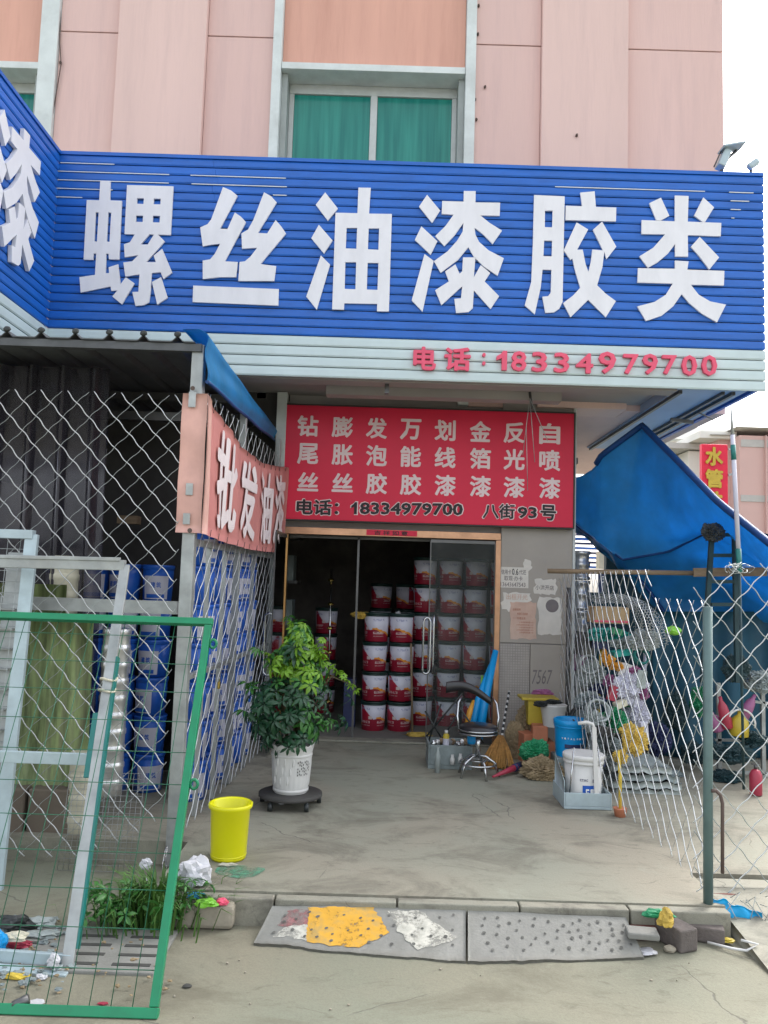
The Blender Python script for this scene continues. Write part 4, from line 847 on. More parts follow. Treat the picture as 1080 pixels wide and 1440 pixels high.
# ================================================================ shed
sh = thing('shed_roof', 'low dark corrugated shed roof with a blue tarpaulin edge left of the entrance', 'shed', (-2.2, 5.5, 2.8))
def rf(u, v):
    x = -3.6+2.46*u; ph = ((x+1.14) % .2)/.2; bump = .035*max(0, 1-abs(ph-.5)*6) if True else 0
    return Vector((x, 4.56+2.9*v, 2.865+bump+.06*v))
m = MB(); m.grid(rf, 246, 1, thick=(0, 0, -.006), smooth=False); part('roof_sheet', m, 'shed_roof', sh)
m = MB(); m.bar((-3.6, 4.60, 2.835), (-1.10, 4.60, 2.835), .05, .045); part('beam', m, 'shed_roof', sh)
m = MB(); m.bar((-3.6, 5.9, 2.83), (-1.16, 5.9, 2.83), .05, .06); m.bar((-3.6, 7.3, 2.85), (-1.16, 7.3, 2.85), .05, .06); part('beam', m, 'dark_steel', sh)
for k in range(12):
    x = -1.14-.1-.2*k; m = MB(); m.blob((x, 4.56, 2.905), (.022, .012, .018), .1, k, 2); part('ridge_cap', m, 'dark_plastic', sh)
def tp(u, v):
    y = 4.52+2.95*u; s = v*.42
    return Vector((-1.20+.15*min(1, v*4)+.012*math.sin(v*9+u*3), y, 2.925+.03*u-.36*max(0, v-.15)*(1-.5*u)+.004*math.sin(u*16+v*6)))
m = MB(); m.grid(tp, 50, 14, thick=(-.004, 0, 0)); part('tarpaulin', m, 'tarp_blue', sh)
m = MB(); m.tube([tp(k/20, 1) for k in range(21)], .012, 5); part('hem', m, 'tarp_hem', sh)
# translucent sheets standing behind the mesh
cs = thing('plastic_sheet', 'smoky translucent corrugated plastic sheets standing upright behind the front mesh', 'plastic sheet', (-2.1, 4.95, 0), 'corrugated sheets standing in the shed')
def cor(x0, x1, y, z0, z1, amp=.018, per=.19, lean=.0):
    m = MB(); n = int((x1-x0)/.012); m.grid(lambda u, v: (x0+(x1-x0)*u+lean*v, y-amp*max(0, math.cos(((x0+(x1-x0)*u) % per)/per*2*PI))**3*2+.02*v, z0+(z1-z0)*v), n, 4, thick=(0, .003, 0)); return m
part('sheet', cor(-2.9, -1.72, 4.98, .0, 2.80, .030, .20, -.06), 'clear_sheet', cs); 
cs = thing('plastic_sheet', 'greenish weathered corrugated plastic sheets stacked low behind the silver frame', 'plastic sheet', (-2.1, 4.8, 0), 'corrugated sheets standing in the shed')
part('sheet', cor(-2.9, -1.70, 4.84, .22, 1.25, .012, .13, -.03), 'green_frp', cs); part('sheet', cor(-2.92, -1.90, 4.89, .22, 1.42, .012, .13, -.03), 'green_frp', cs)
for k, (x0, x1) in enumerate(((-2.9, -2.42), (-2.41, -2.02), (-2.01, -1.64))):
    m = MB(); m.box(x0, x1-.01, 4.72+k*.012, 4.92, -.02, .24); solo('stone_block', m, 'brown_block', 'brown stained block under the greenish sheets, %s of the row' % ('leftmost', 'middle', 'right end')[k], 'block', 'blocks under the sheets', bevel=.012)
def ribbed(x, y, z0, z1, r, mat, label, n=9):
    pr = []
    for k in range(n):
        a = z0+(z1-z0)*k/n; b = (z1-z0)/n; pr += [(r*.94, a), (r*.94, a+b*.55), (r, a+b*.65), (r, a+b*.9), (r*.94, a+b*.98)]
    m = MB(); m.lathe(pr, (x, y, 0), 20); return solo('ribbed_pipe', m, mat, label, 'pipe', 'ribbed pipes standing in the shed')
ribbed(-1.60, 4.90, .18, 1.17, .085, 'foil', 'silver ribbed duct pipe standing between the greenish sheets and the blue buckets', 10)
ribbed(-1.72, 4.80, -.02, .45, .08, 'cream', 'short dull ribbed pipe piece at the foot of the silver duct', 4)
ribbed(-2.44, 5.15, 1.4, 2.05, .15, 'cream', 'cream ribbed drum high up at the left edge behind the mesh', 5)
ribbed(-2.40, 5.3, .1, 1.38, .14, 'cream', 'cream ribbed drum under the high one at the left edge', 8)
ribbed(-1.98, 5.02, .95, 1.60, .10, 'cream', 'yellowish ribbed pipe standing behind the smoky plastic sheets', 6)
m = MB(); m.box(-1.98, -1.83, 5.9, 6.0, 1.87, 1.93); solo('wooden_block', m, 'wood', 'short pale piece of timber on the shelf in the dark shed', 'timber')
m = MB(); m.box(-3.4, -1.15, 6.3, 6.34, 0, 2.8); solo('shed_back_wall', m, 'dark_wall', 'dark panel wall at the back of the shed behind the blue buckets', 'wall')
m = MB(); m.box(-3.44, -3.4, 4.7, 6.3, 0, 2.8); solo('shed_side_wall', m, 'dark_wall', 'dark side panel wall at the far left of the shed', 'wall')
# sheet of welded mesh lying against the shed base
wm = thing('welded_mesh', 'small rusty square welded mesh sheet leaning by the foot of the front fence', 'wire mesh', (-1.5, 4.45, 0))
m = MB(); o0, ux, vx = Vector((-1.72, 4.50, -.12)), Vector((.42, 0, 0)), Vector((0, .10, .5))
for k in range(15): m.tube([o0+ux*k/14, o0+ux*k/14+vx], .0016, 3)
for k in range(18): m.tube([o0+vx*k/17, o0+vx*k/17+ux], .0016, 3)
part('wires', m, 'galvanised', wm, kind='stuff')

# ================================================================ leaning frames, left foreground
gf = thing('leaning_gate', 'bright green steel gate frame with fine wire grid leaning in the left foreground', 'gate', (-1.6, 3.4, -.13))
g0, gx, gy = Vector((-.795, 3.10, -.118)), Vector((-1, 0, 0)), Vector((-.038, .80, 1.395))
GW = 2.0
m = MB(); m.bar(g0+Vector((.02, 0, 0)), g0+gx*GW, .032, .036, up=gy.normalized()); part('frame_bar', m, 'green_paint', gf, 'bottom bar', bevel=.003)
m = MB(); m.bar(g0+gy+Vector((.02, 0, 0)), g0+gy+gx*GW, .032, .034, up=gy.normalized()); part('frame_bar', m, 'green_paint', gf, 'top bar', bevel=.003)
m = MB(); m.bar(g0+gy*.012, g0+gy*.988, .034, .032); part('frame_bar', m, 'green_paint', gf, 'right upright', bevel=.003)
m = MB(); pu_ = .0805
for k in range(1, 25): m.tube([g0+gx*pu_*k+gy*.01, g0+gx*(pu_*k)+gy*.99], .0017, 4)
for k in range(1, 12): m.tube([g0+gy*k/11.6, g0+gy*k/11.6+gx*GW], .0019, 4)
part('wire_grid', m, 'green_wire', gf, kind='stuff')
for t in (.93, .52):
    c = g0+gy*t+Vector((.035, 0, 0)); m = MB(); m.tube([c+Vector((math.cos(a)*.016, 0, math.sin(a)*.02)) for a in [2*PI*k/10 for k in range(10)]], .007, 5, closed=True); part('hinge_eye', m, 'green_paint', gf)
m = MB(); c = P(18, 1415, Z=-.11); m.tube([c, c+Vector((.05, .02, .02))], .018, 8); part('castor', m, 'dark_steel', gf)
sf = thing('silver_frame', 'worn silver steel frame with teal painted edges leaning against the front mesh', 'frame', (-1.5, 3.8, -.13))
tl, tr_, br = P(0, 792, Y=4.2)+Vector((-.5, 0, 0)), P(176, 795, Y=4.2), P(93, 1372, Y=3.42)
m = MB(); m.bar(tl, tr_, .045, .055); m.bar(tl+Vector((0, -.02, .03)), tr_+Vector((-.02, -.02, .03)), .02, .02); part('top_rail', m, 'galvanised', sf, bevel=.003)
m = MB(); m.bar(tr_, br, .05, .02, up=(0, 1, 0)); part('leg', m, 'galvanised', sf, bevel=.003)
m = MB(); m.bar(L3(tr_, br, .27)+Vector((.03, .0, 0)), L3(tr_, br, .95)+Vector((.028, .01, 0)), .012, .03, up=(0, 1, 0)); part('leg_edge', m, 'teal_paint', sf)
m = MB(); m.bar(L3(tr_, br, .42)+Vector((-.035, .0, 0)), L3(tr_, br, .58)+Vector((-.035, 0, 0)), .03, .012, up=(0, 1, 0)); part('paint_patch', m, 'teal_paint', sf)
cb0, cb1 = P(0, 1063, Y=3.86)+Vector((-.5, 0, 0)), P(130, 1068, Y=3.86)
m = MB(); m.bar(cb0, cb1, .02, .055); part('cross_rail', m, 'galv_blue', sf, bevel=.003)
b0, b1 = P(0, 1356, Y=3.40)+Vector((-.5, 0, 0)), P(96, 1370, Y=3.40)
m = MB(); m.bar(b0, b1, .06, .02); m.bar(b0+Vector((0, .05, .03)), b1+Vector((0, .05, .03)), .02, .05); part('bottom_rail', m, 'galv_blue', sf, bevel=.003)
for t in (.33, .36):
    c = L3(tr_, br, t); m = MB(); m.tube([c+Vector((math.cos(a)*.04, math.sin(a)*.025, .006*math.sin(a*2))) for a in [2*PI*k/12 for k in range(12)]], .006, 5, closed=True); part('tie', m, 'cream', sf)
bf = thing('pale_blue_frame', 'pale blue window frame filled with grey welded mesh standing at the left edge', 'frame', (-2, 4.3, -.1))
tr2, br2 = P(48, 752, Y=4.42), P(0, 1200, Y=4.25)
m = MB(); m.bar(tr2+Vector((-.8, 0, 0)), tr2, .05, .05); part('top_rail', m, 'galv_blue', bf, bevel=.003)
m = MB(); m.bar(tr2+Vector((-.01, 0, 0)), L3(tr2, br2, 1.25), .07, .03, up=(0, 1, 0)); part('leg', m, 'galv_blue', bf, bevel=.003)
m = MB()
for k in range(34): m.tube([L3(tr2, br2, k/33*1.2+.05)+Vector((-.03, 0, 0)), L3(tr2, br2, k/33*1.2+.05)+Vector((-.8, 0, 0))], .0022, 3)
for k in range(1, 12): m.tube([tr2+Vector((-.07*k, 0, 0)), L3(tr2, br2, 1.2)+Vector((-.07*k, 0, 0))], .0022, 3)
part('wire_grid', m, 'wire_dull_shade', bf, kind='stuff')
m = MB()
for k in range(14): c = L3(tr2, br2, .25+k*.065); m.bar(c+Vector((-.34, .06, 0)), c+Vector((-.08, .06, 0)), .05, .007)
for k in range(2): m.bar(tr2+Vector((-.13-.18*k, .09, -.1)), L3(tr2, br2, 1.2)+Vector((-.13-.18*k, .09, 0)), .09, .01, up=(0, 1, 0))
part('louvre', m, 'galvanised', bf)
# ================================================================ plant, pot and dolly
PX, PYY = -.565, 5.46
dl = thing('plant_dolly', 'low round wheeled plant stand under the white flower pot', 'plant stand', (PX, PYY, 0))
m = MB(); m.lathe([(.205, .062), (.212, .065), (.212, .083), (.19, .088)], (PX, PYY, 0), 24); part('tray', m, 'dark_wall', dl)
for k in range(5):
    a = 2*PI*k/5-.9; c = Vector((PX+math.cos(a)*.2, PYY+math.sin(a)*.2, .028)); m = MB(); m.tube([c+Vector((-.014, 0, 0)), c+Vector((.014, 0, 0))], .027, 10); m.tube([c, c+Vector((0, 0, .03))], .009, 5); part('castor', m, 'dark_plastic', dl)
pt = thing('flower_pot', 'white plastic flower pot with a scalloped rim and pierced pattern on the wheeled stand', 'flower pot', (PX, PYY, .088))
def wob(r, z, a, i):
    if i in (6, 7, 8): return r+.003*math.sin(a*12), z+.008*math.sin(a*12)
    if i in (3, 4): return r+.0035*math.sin(a*24), z
    return r, z
m = MB(); m.lathe([(.110, .09), (.112, .10), (.116, .125), (.119, .14), (.129, .26), (.134, .34), (.146, .395), (.149, .405), (.142, .407), (.134, .38), (.09, .36)], (PX, PYY, 0), 72, wob, cap=False); part('body', m, 'white_plastic', pt)
m = MB(); m.lathe([(.1135, .098), (.1185, .100), (.1195, .116), (.116, .119)], (PX, PYY, 0), 40, cap=False); part('band', m, 'white_plastic', pt)
m = MB(); m.lathe([(.133, .328), (.138, .331), (.138, .341), (.135, .345)], (PX, PYY, 0), 40, cap=False); part('band', m, 'white_plastic', pt)
for i in range(8):
    for j in range(5):
        if (i+j) % 4 == 3: continue
        a = -1.15+i*.095; z = .22+j*.020+(i % 2)*.006; r = .119+(z-.14)*.083+.004; c = Vector((PX+math.cos(a)*r, PYY+math.sin(a)*r, z)); t = Vector((-math.sin(a), math.cos(a), 0)); o = Vector((math.cos(a), math.sin(a), 0))
        m = MB(); m.add([c+t*.0028+o*.002-Vector((0, 0, .006)), c-t*.0028+o*.002-Vector((0, 0, .006)), c-t*.0028+o*.002+Vector((0, 0, .006)), c+t*.0028+o*.002+Vector((0, 0, .006))], [(0, 1, 2, 3)]); part('slot', m, 'hole_dark', pt)
for i in range(9):     # raised leaf relief
    a = -2.5+i*.14; z = .18+.06*(i % 3); r = .119+(z-.14)*.083; c = Vector((PX+math.cos(a)*r, PYY+math.sin(a)*r, z)); m = MB(); m.blob(c, (.007, .007, .028), .15, i, 2); part('relief', m, 'white_plastic', pt)
m = MB(); m.lathe([(.130, .372), (.02, .385)], (PX, PYY, 0), 24); part('soil', m, 'hole_dark', pt)
pl = thing('potted_plant', 'bushy umbrella plant with dark leaves and bright green new leaves at its top', 'plant', (PX, PYY, .36))
random.seed(21)
m = MB(); tips = []
for k in range(9):
    a = random.uniform(0, 6.28); e = Vector((PX+math.cos(a)*random.uniform(.08, .22), PYY+math.sin(a)*random.uniform(.05, .2), random.uniform(.7, 1.12)))
    s = Vector((PX+math.cos(a)*.03, PYY+math.sin(a)*.03, .36)); md_ = (s+e)/2+Vector((0, 0, .06)); m.tube([s, md_, e], [.010, .008, .004], 5); tips.append((s, md_, e))
e = Vector((PX+.42, PYY-.1, .80)); m.tube([(PX+.05, PYY, .6), (PX+.25, PYY-.06, .86), e], [.008, .006, .003], 5); part('stems', m, 'stem', pl)
def compound(nl, ln, wd, droop):
    """one palmate leaf: leaflets fanned round the tip of its stalk"""
    m = MB(); st = Vector((0, 0, 0))
    m.tube([(0, 0, -.07), (.004, .002, -.03), (0, 0, 0)], .0018, 3)
    for i in range(nl):
        a = 2*PI*i/nl+random.uniform(-.12, .12); l = ln*random.uniform(.8, 1.1); d_ = Vector((math.cos(a), math.sin(a), 0)); s = Vector((-math.sin(a), math.cos(a), 0)); up = Vector((0, 0, 1)); vs = []
        for t, w_ in ((.10, .02), (.35, .75), (.62, 1.0), (.85, .6), (1.0, .03)):
            c = d_*l*t+up*(.02*t-droop*t*t*l*1.2)
            vs += [c-s*wd*w_/2+up*.003*w_, c-up*.002, c+s*wd*w_/2+up*.003*w_]
        fs = [(3*j+c, 3*j+c+1, 3*j+c+4, 3*j+c+3) for j in range(4) for c in (0, 1)]; m.add(vs, fs, True)
    return m
kinds = {}
for mt_ in ('leaf_young', 'leaf_mid', 'leaf_dark'):
    kinds[mt_] = [mesh_of('leaf', compound(random.choice((6, 7, 8)), .072 if mt_ != 'leaf_young' else .06, .024, random.uniform(.35, .9)), mt_) for _ in range(4)]
base = BASE[pl]; cnt = 0
def env(z):
    pts = [(.36, .17), (.45, .23), (.6, .25), (.78, .255), (.9, .20), (1.0, .16), (1.08, .11), (1.14, .07), (1.22, .05)]
    for (a, ra), (b, rb_) in zip(pts, pts[1:]):
        if a <= z <= b: return ra+(rb_-ra)*(z-a)/(b-a)
    return .05
while cnt < 215:
    z = .38+(1.20-.38)*random.random()**.9; a = random.uniform(0, 2*PI); R_ = env(z); rr = R_*math.sqrt(random.uniform(.25, 1.05))
    lump = 1+.38*noise.noise(Vector((math.cos(a)*2, math.sin(a)*2, z*4)))*2; c = Vector((PX+math.cos(a)*rr*lump+.03*(z-.7), PYY+math.sin(a)*rr*lump, z))
    if math.sin(a) > .3 and random.random() < .6: continue
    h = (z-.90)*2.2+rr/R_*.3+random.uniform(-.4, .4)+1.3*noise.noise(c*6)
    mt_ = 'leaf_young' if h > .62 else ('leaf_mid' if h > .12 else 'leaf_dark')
    o = bpy.data.objects.new('leaf', random.choice(kinds[mt_])); link(o, pl); out = Vector((math.cos(a)*rr/R_, math.sin(a)*rr/R_, .55+(z-.6)*.9)).normalized()
    qd = out.to_track_quat('Z', 'Y'); o.rotation_mode = 'QUATERNION'; o.rotation_quaternion = qd @ Matrix.Rotation(random.uniform(0, 6), 3, 'Z').to_quaternion(); o.location = c-base
    o.scale = (random.uniform(.8, 1.4),)*3; cnt += 1
for q0, q1 in (((.0, 0, 1.02), (-.03, -.05, 1.24)), ((.1, 0, .95), (.20, -.05, 1.10)), ((-.1, 0, .9), (-.24, -.05, 1.03)), ((-.15, 0, .7), (-.33, -.05, .80)), ((.05, -.1, .95), (.06, -.2, 1.15)), ((-.12, 0, .5), (-.30, -.1, .62)), ((.12, 0, .5), (.28, -.1, .58))):
    for k in range(7):
        t = k/6; c = L3((PX+q0[0], PYY+q0[1], q0[2]), (PX+q1[0], PYY+q1[1], q1[2]), t); o = bpy.data.objects.new('leaf', random.choice(kinds['leaf_young' if q1[2] > .9 and random.random() < .7 else 'leaf_mid'])); link(o, pl); o.location = c+Vector((random.gauss(0, .02), random.gauss(0, .02), 0))-base; o.rotation_euler = (random.uniform(-.7, .9), random.uniform(-.8, .8), random.uniform(0, 6)); o.scale = (random.uniform(.6, 1.1),)*3
for k in range(9):
    t = k/8; c = L3((PX+.18, PYY-.05, .95), (PX+.42, PYY-.12, .775), t)+Vector((0, 0, .03*math.sin(t*3))); o = bpy.data.objects.new('leaf', random.choice(kinds['leaf_young'])); link(o, pl); o.location = c-base; o.rotation_euler = (random.uniform(.2, .9), random.uniform(.3, 1.0), random.uniform(0, 6)); o.scale = (.62,)*3
# ---------------------------------------------------------------- yellow bin
yb = thing('yellow_bin', 'bright yellow plastic waste bin standing alone on the forecourt', 'bin', P(321, 1203, Z=0)); c = P(321, 1206, Z=0)
m = MB(); m.lathe([(.086, .004), (.090, .0), (.094, .012), (.105, .255), (.117, .268), (.119, .285), (.112, .290), (.104, .280), (.088, .015), (.02, .012)], c, 40, cap=False); part('body', m, 'yellow_plastic', yb)
m = MB(); m.lathe([(.0905, .018), (.0955, .02), (.096, .024), (.094, .027)], c, 40, cap=False); part('rib', m, 'yellow_plastic', yb)
# ---------------------------------------------------------------- weeds
random.seed(5)
m = MB()
for k in range(650):
    a = random.uniform(0, 6.28); r = abs(random.gauss(0, .115)); b = Vector((-1.02+math.cos(a)*r*1.35, 3.93+math.sin(a)*r*1.1, -.128)); L_ = random.uniform(.10, .30)*(1-.25*min(1, r/.2)); le = Vector((math.cos(a), math.sin(a)*.6-.25, 0))*L_*random.uniform(.25, .8); wd = random.uniform(.0025, .0055); s = Vector((-math.sin(a), math.cos(a), 0))*wd
    p1 = b+le*.35+Vector((0, 0, L_*.7)); p2 = b+le+Vector((0, 0, L_*random.uniform(.55, .95)))
    m.add([b-s, b+s, p1+s, p1-s, p2], [(0, 1, 2, 3), (3, 2, 4)], True)
solo('weed_clump', m, 'grass', None, None, kind='stuff')
wp = thing('weed', 'leafy weed standing at the left of the grass clump', 'weed', (-1.3, 3.95, -.13)); m = MB(); m.tube([(-1.25, 3.9, -.13), (-1.27, 3.88, .06)], .004, 4); part('stem', m, 'leaf_mid', wp)
lm = [mesh_of('leaf', compound(5, .06, .022, .5), 'leaf_mid') for _ in range(2)]
for k in range(22):
    o = bpy.data.objects.new('leaf', random.choice(lm)); link(o, wp); o.location = Vector((-1.26+random.gauss(0, .07), 3.88+random.gauss(0, .04), random.uniform(-.1, .05)))-BASE[wp]; o.rotation_euler = (random.uniform(-.6, .9), random.uniform(-.6, .6), random.uniform(0, 6)); o.scale = (random.uniform(.6, 1),)*3
for wx, wy, s_ in ((-1.12, 3.80, 1.25), (-.86, 3.86, 1.0)):
    w2 = thing('weed', 'low leafy weed in the grass clump, %s' % ('in its middle' if s_ == 1.25 else 'at its right end by the stone block'), 'weed', (wx, wy, -.13)); m = MB(); m.tube([(wx, wy, -.13), (wx+.02, wy-.02, .02*s_)], .004, 4); part('stem', m, 'leaf_mid', w2)
    for k in range(26):
        o = bpy.data.objects.new('leaf', random.choice(lm)); link(o, w2); o.location = Vector((wx+random.gauss(0, .075), wy+random.gauss(0, .04), random.uniform(-.11, .07)*s_))-BASE[w2]; o.rotation_euler = (random.uniform(-.6, .9), random.uniform(-.6, .6), random.uniform(0, 6)); o.scale = (random.uniform(.5, 1)*s_,)*3
# ---------------------------------------------------------------- stone block and bricks
def brick(c, l, w_, h, rz, mat, label, name='brick', cat='brick', tilt=0, group=None):
    m = MB(); m.box(-l/2, l/2, -w_/2, w_/2, 0, h); Rm = Matrix.Rotation(rz, 3, 'Z') @ Matrix.Rotation(tilt, 3, 'Y'); m.v = [Rm @ v+Vector(c) for v in m.v]
    return solo(name, m, mat, label, cat, group, bevel=.008)
m = MB(); m.box(-1.0, -.64, 3.84, 3.98, -.13, -.02); m2 = solo('stone_block', m, 'rock', 'rough broken stone block beside the weeds against the kerb', 'stone', bevel=.02)
brick(P(940, 1322, Z=-.13), .27, .10, .10, math.radians(112), 'brick_grey', 'long grey brick pointing forward near the green pipe post', group='bricks by the kerb')
brick(P(962, 1322, Z=-.13)+Vector((.06, .03, 0)), .26, .09, .07, math.radians(-18), 'brick_grey', 'grey brick lying sideways in front of the green pipe post', group='bricks by the kerb')
brick(P(903, 1317, Z=-.13), .12, .10, .06, math.radians(-5), 'brick_red', 'half red brick at the right end of the bare ramp', group='bricks by the kerb')
brick(P(903, 1317, Z=-.068), .14, .09, .03, math.radians(-8), 'ramp_concrete', 'thin grey slab on the half brick beside the bare ramp', 'concrete_piece', 'concrete')
brick(P(1000, 1297, Z=-.13)+Vector((.08, .15, 0)), .3, .1, .10, math.radians(-3), 'brick_red', 'red brick against the kerb behind the green pipe post', group='bricks by the kerb')
brick(P(955, 1292, Z=-.13)+Vector((-.05, .1, 0)), .3, .1, .10, math.radians(2), 'brick_red', 'red brick against the kerb behind the grey bricks', group='bricks by the kerb')
m = MB(); m.grid(lambda u, v: (1.72+1.6*u, 4.27-.75*v*(1-.3*u), -.02-.105*v+.012*noise.noise(Vector((u*6, v*6, 2)))), 16, 8, thick=(0, 0, -.06)); solo('concrete_slope', m, 'kerb_concrete', 'broken concrete slope at the right edge below the wire fence', 'slope')
# ---------------------------------------------------------------- litter
def crumple(x, y, Z, r, mat, label, seed, cat='litter', name='crumpled_bag', amp=.4, sub=3):
    c = P(x, y, Z=Z); m = MB(); m.blob(c+Vector((0, 0, r[2]*.75)), r, amp, seed, sub, 2.6, floor=Z+.001); return solo(name, m, mat, label, cat)
crumple(272, 1243, 0, (.085, .07, .07), 'white_bag', 'crumpled white plastic bag on the kerb below the yellow bin', 3, 'plastic bag', 'plastic_bag', .5)
crumple(290, 1275, -.02, (.05, .03, .02), 'lime_thing', 'flattened lime green sweet wrapper on the stone block', 6, name='wrapper')
crumple(312, 1272, -.02, (.03, .025, .016), 'letter_pink', 'small pink wrapper beside the lime one on the stone block', 8, name='wrapper')
crumple(275, 1262, -.02, (.05, .03, .012), 'light_blue_plastic', 'blue scrap of foil under the white plastic bag', 9, name='wrapper')
crumple(372, 1126, 0, (.03, .02, .014), 'white_bag', 'small white paper scrap beside the plant stand', 10, name='paper_scrap')
crumple(395, 1131, 0, (.02, .015, .02), 'white_bag', 'tiny white scrap caught at the castor of the plant stand', 11, name='paper_scrap')
crumple(937, 1303, -.02, (.035, .03, .045), 'mesh_sack', 'yellow and pink patterned wrapper standing between the grey bricks', 12, name='wrapper')
crumple(1007, 1317, -.12, (.045, .03, .008), 'white_bag', 'flat white card scrap at the foot of the green pipe post', 13, name='paper_scrap')
crumple(1024, 1325, -.12, (.03, .02, .01), 'yellow_thing', 'small yellow wrapper right of the white card scrap', 14, name='wrapper')
crumple(908, 1340, -.125, (.05, .035, .008), 'white_bag', 'torn silver white paper at the lower right end of the ramp', 15, name='paper_scrap')
crumple(925, 1290, -.02, (.07, .03, .02), 'green_bag', 'green scrap lying on the kerb by the bricks', 16, name='wrapper')
crumple(20, 1334, -.12, (.07, .025, .02), 'red_thing', 'red plastic scrap on the drain cover at the left edge', 17, name='plastic_scrap')
crumple(22, 1322, -.07, (.05, .03, .02), 'cream', 'cream food box lid on the red scrap at the left edge', 18, name='food_box')
crumple(-6, 1345, -.11, (.04, .04, .06), 'light_blue_plastic', 'blue packet cut by the left edge of the picture', 19, name='packet')
crumple(22, 1307, -.12, (.08, .05, .035), 'dark_plastic', 'black plastic bag beside the rubbish under the sheets', 20, 'plastic bag', 'plastic_bag')
crumple(55, 1302, -.12, (.07, .04, .022), 'clear_bag', 'pale film and rubbish heap under the sheets', 21, 'rubbish', 'plastic_film', .6)
crumple(62, 1318, -.12, (.07, .035, .014), 'clear_bag', 'torn white film in front of the rubbish heap', 22, 'rubbish', 'plastic_film', .7)
crumple(75, 1360, -.11, (.025, .02, .03), 'white_bag', 'white paper cup lying at the foot of the silver frame', 23, name='paper_cup')
crumple(25, 1376, -.13, (.05, .02, .012), 'straw_yellow', 'brown gold snack wrapper below the silver frame', 24, name='wrapper')
crumple(58, 1377, -.13, (.022, .015, .012), 'white_bag', 'small white scrap right of the brown gold wrapper', 25, name='paper_scrap')
crumple(145, 1436-24, -.13, (.02, .01, .004), 'red_thing', 'thin red string end at the bottom edge by the green frame', 26, name='string')
crumple(52, 1410, -.13, (.03, .022, .003), 'white_bag', 'flat white ticket on the street inside the green frame', 27, name='paper_scrap')
crumple(205, 1222, .0, (.03, .02, .03), 'white_bag', 'white carton scrap at the edge behind the grass clump', 28, name='paper_scrap')
crumple(202, 1243, -.05, (.025, .02, .02), 'white_bag', 'black and white sachet hanging in the grass clump', 29, name='sachet')
crumple(263, 1388, -.13, (.02, .014, .006), 'hole_dark', 'small dark pebble alone on the street right of the green frame', 30, 'stone', 'pebble', .2, 2)
crumple(942, 1339, -.13, (.03, .02, .018), 'rock', 'rubble lump in front of the grey bricks', 31, 'stone', 'pebble', .2, 2)
m = MB()
for k in range(90):
    x, y = random.triangular(-40, 125, 20), random.uniform(1290, 1392); c = P(x, y, Z=-.115 if y > 1375 or x > 110 else -.112); r = random.uniform(.005, .022)
    m.blob(c, (r, r*.8, r*random.uniform(.15, .6)), .8, k, 2, 2.6, floor=-.128)
solo('rubbish', m, 'grey_bag', None, None, kind='stuff')
m = MB()
for k in range(70):
    x, y = random.triangular(-40, 280, 40), random.uniform(1290, 1400); c = P(x, y, Z=-.115); r = random.uniform(.004, .014)
    m.blob(c, (r, r*.8, r*random.uniform(.2, .6)), .8, k, 1, 2.6, floor=-.128)
solo('dry_leaf_litter', m, 'sack', None, None, kind='stuff')
m = MB(); a = P(1012, 1268, Z=.03); 
def bag(u, v):
    x = 1002+70*u; y = 1262+22*u+(44*v)*(1-.25*abs(u-.6)); p = P(x, y, Y=4.0-.02*v); p.y += .03*noise.noise(Vector((u*5, v*5, 3))); p.z += .02*noise.noise(Vector((u*6, v*4, 9))); return p
m.grid(bag, 18, 12, thick=(0, .004, 0)); solo('cyan_bag', m, 'cyan_bag', 'bright blue torn plastic bag caught at the foot of the right wire fence', 'plastic bag')
m = MB(); m.tube([P(995, 1325, Z=-.115), P(1030, 1334, Z=-.112), P(1050, 1337, Z=-.105), P(1066, 1328, Z=-.08), P(1042, 1322, Z=-.07)], .006, 5); solo('white_strap', m, 'white_plastic', 'thin white plastic strap on the ground right of the green pipe post', 'strap')
for k in range(14):
    x, y = random.uniform(240, 1070), random.uniform(1345, 1438)
    m = MB(); m.blob(P(x, y, Z=-.127), (random.uniform(.003, .008),)*2+(.004,), .3, k, 1); solo('pebble', m, 'rock', 'tiny pebble lying on the street in front of the kerb', 'pebble', 'pebbles scattered on the street')

# ================================================================ right of the door
def at(x, y): return P(x, y, Z=0)
# stool
st = thing('stool', 'round chrome bar stool with a low curved back standing by the door', 'stool', at(668, 1095)); c = Vector((.80, 6.42, 0))
m = MB(); m.lathe([(.02, 0.15), (.02, .33)], c, 10); part('column', m, 'steel', st)
m = MB(); m.lathe([(.135, .325), (.15, .335), (.155, .355), (.152, .385), (.12, .40), (.02, .40)], c, 28); part('seat', m, 'black_leather', st)
m = MB()
for z in (.338, .362): m.tube([c+Vector((math.cos(a)*.157, math.sin(a)*.157, z)) for a in [2*PI*k/28 for k in range(28)]], .006, 6, closed=True)
part('seat_trim', m, 'steel', st)
m = MB(); m.tube([c+Vector((math.cos(a)*.145, math.sin(a)*.145, .10)) for a in [2*PI*k/28 for k in range(28)]], .009, 6, closed=True); m.tube([c+Vector((math.cos(a)*.07, math.sin(a)*.07, .125)) for a in [2*PI*k/20 for k in range(20)]], .006, 6, closed=True); part('foot_ring', m, 'steel', st)
for k in range(5):
    a = 2*PI*k/5+.3-PI/2; u = Vector((math.cos(a), math.sin(a), 0)); m = MB(); m.tube([c+Vector((0, 0, .16)), c+u*.06+Vector((0, 0, .155)), c+u*.13+Vector((0, 0, .11)), c+u*.17+Vector((0, 0, .0))], .010, 6); part('leg', m, 'steel', st)
for s in (-1, 1):
    m = MB(); m.tube([c+Vector((s*.150, .02, .36)), c+Vector((s*.165, .05, .45)), c+Vector((s*.155, .09, .55)), c+Vector((s*.12, .13, .60))], .009, 6); part('back_arm', m, 'steel', st)
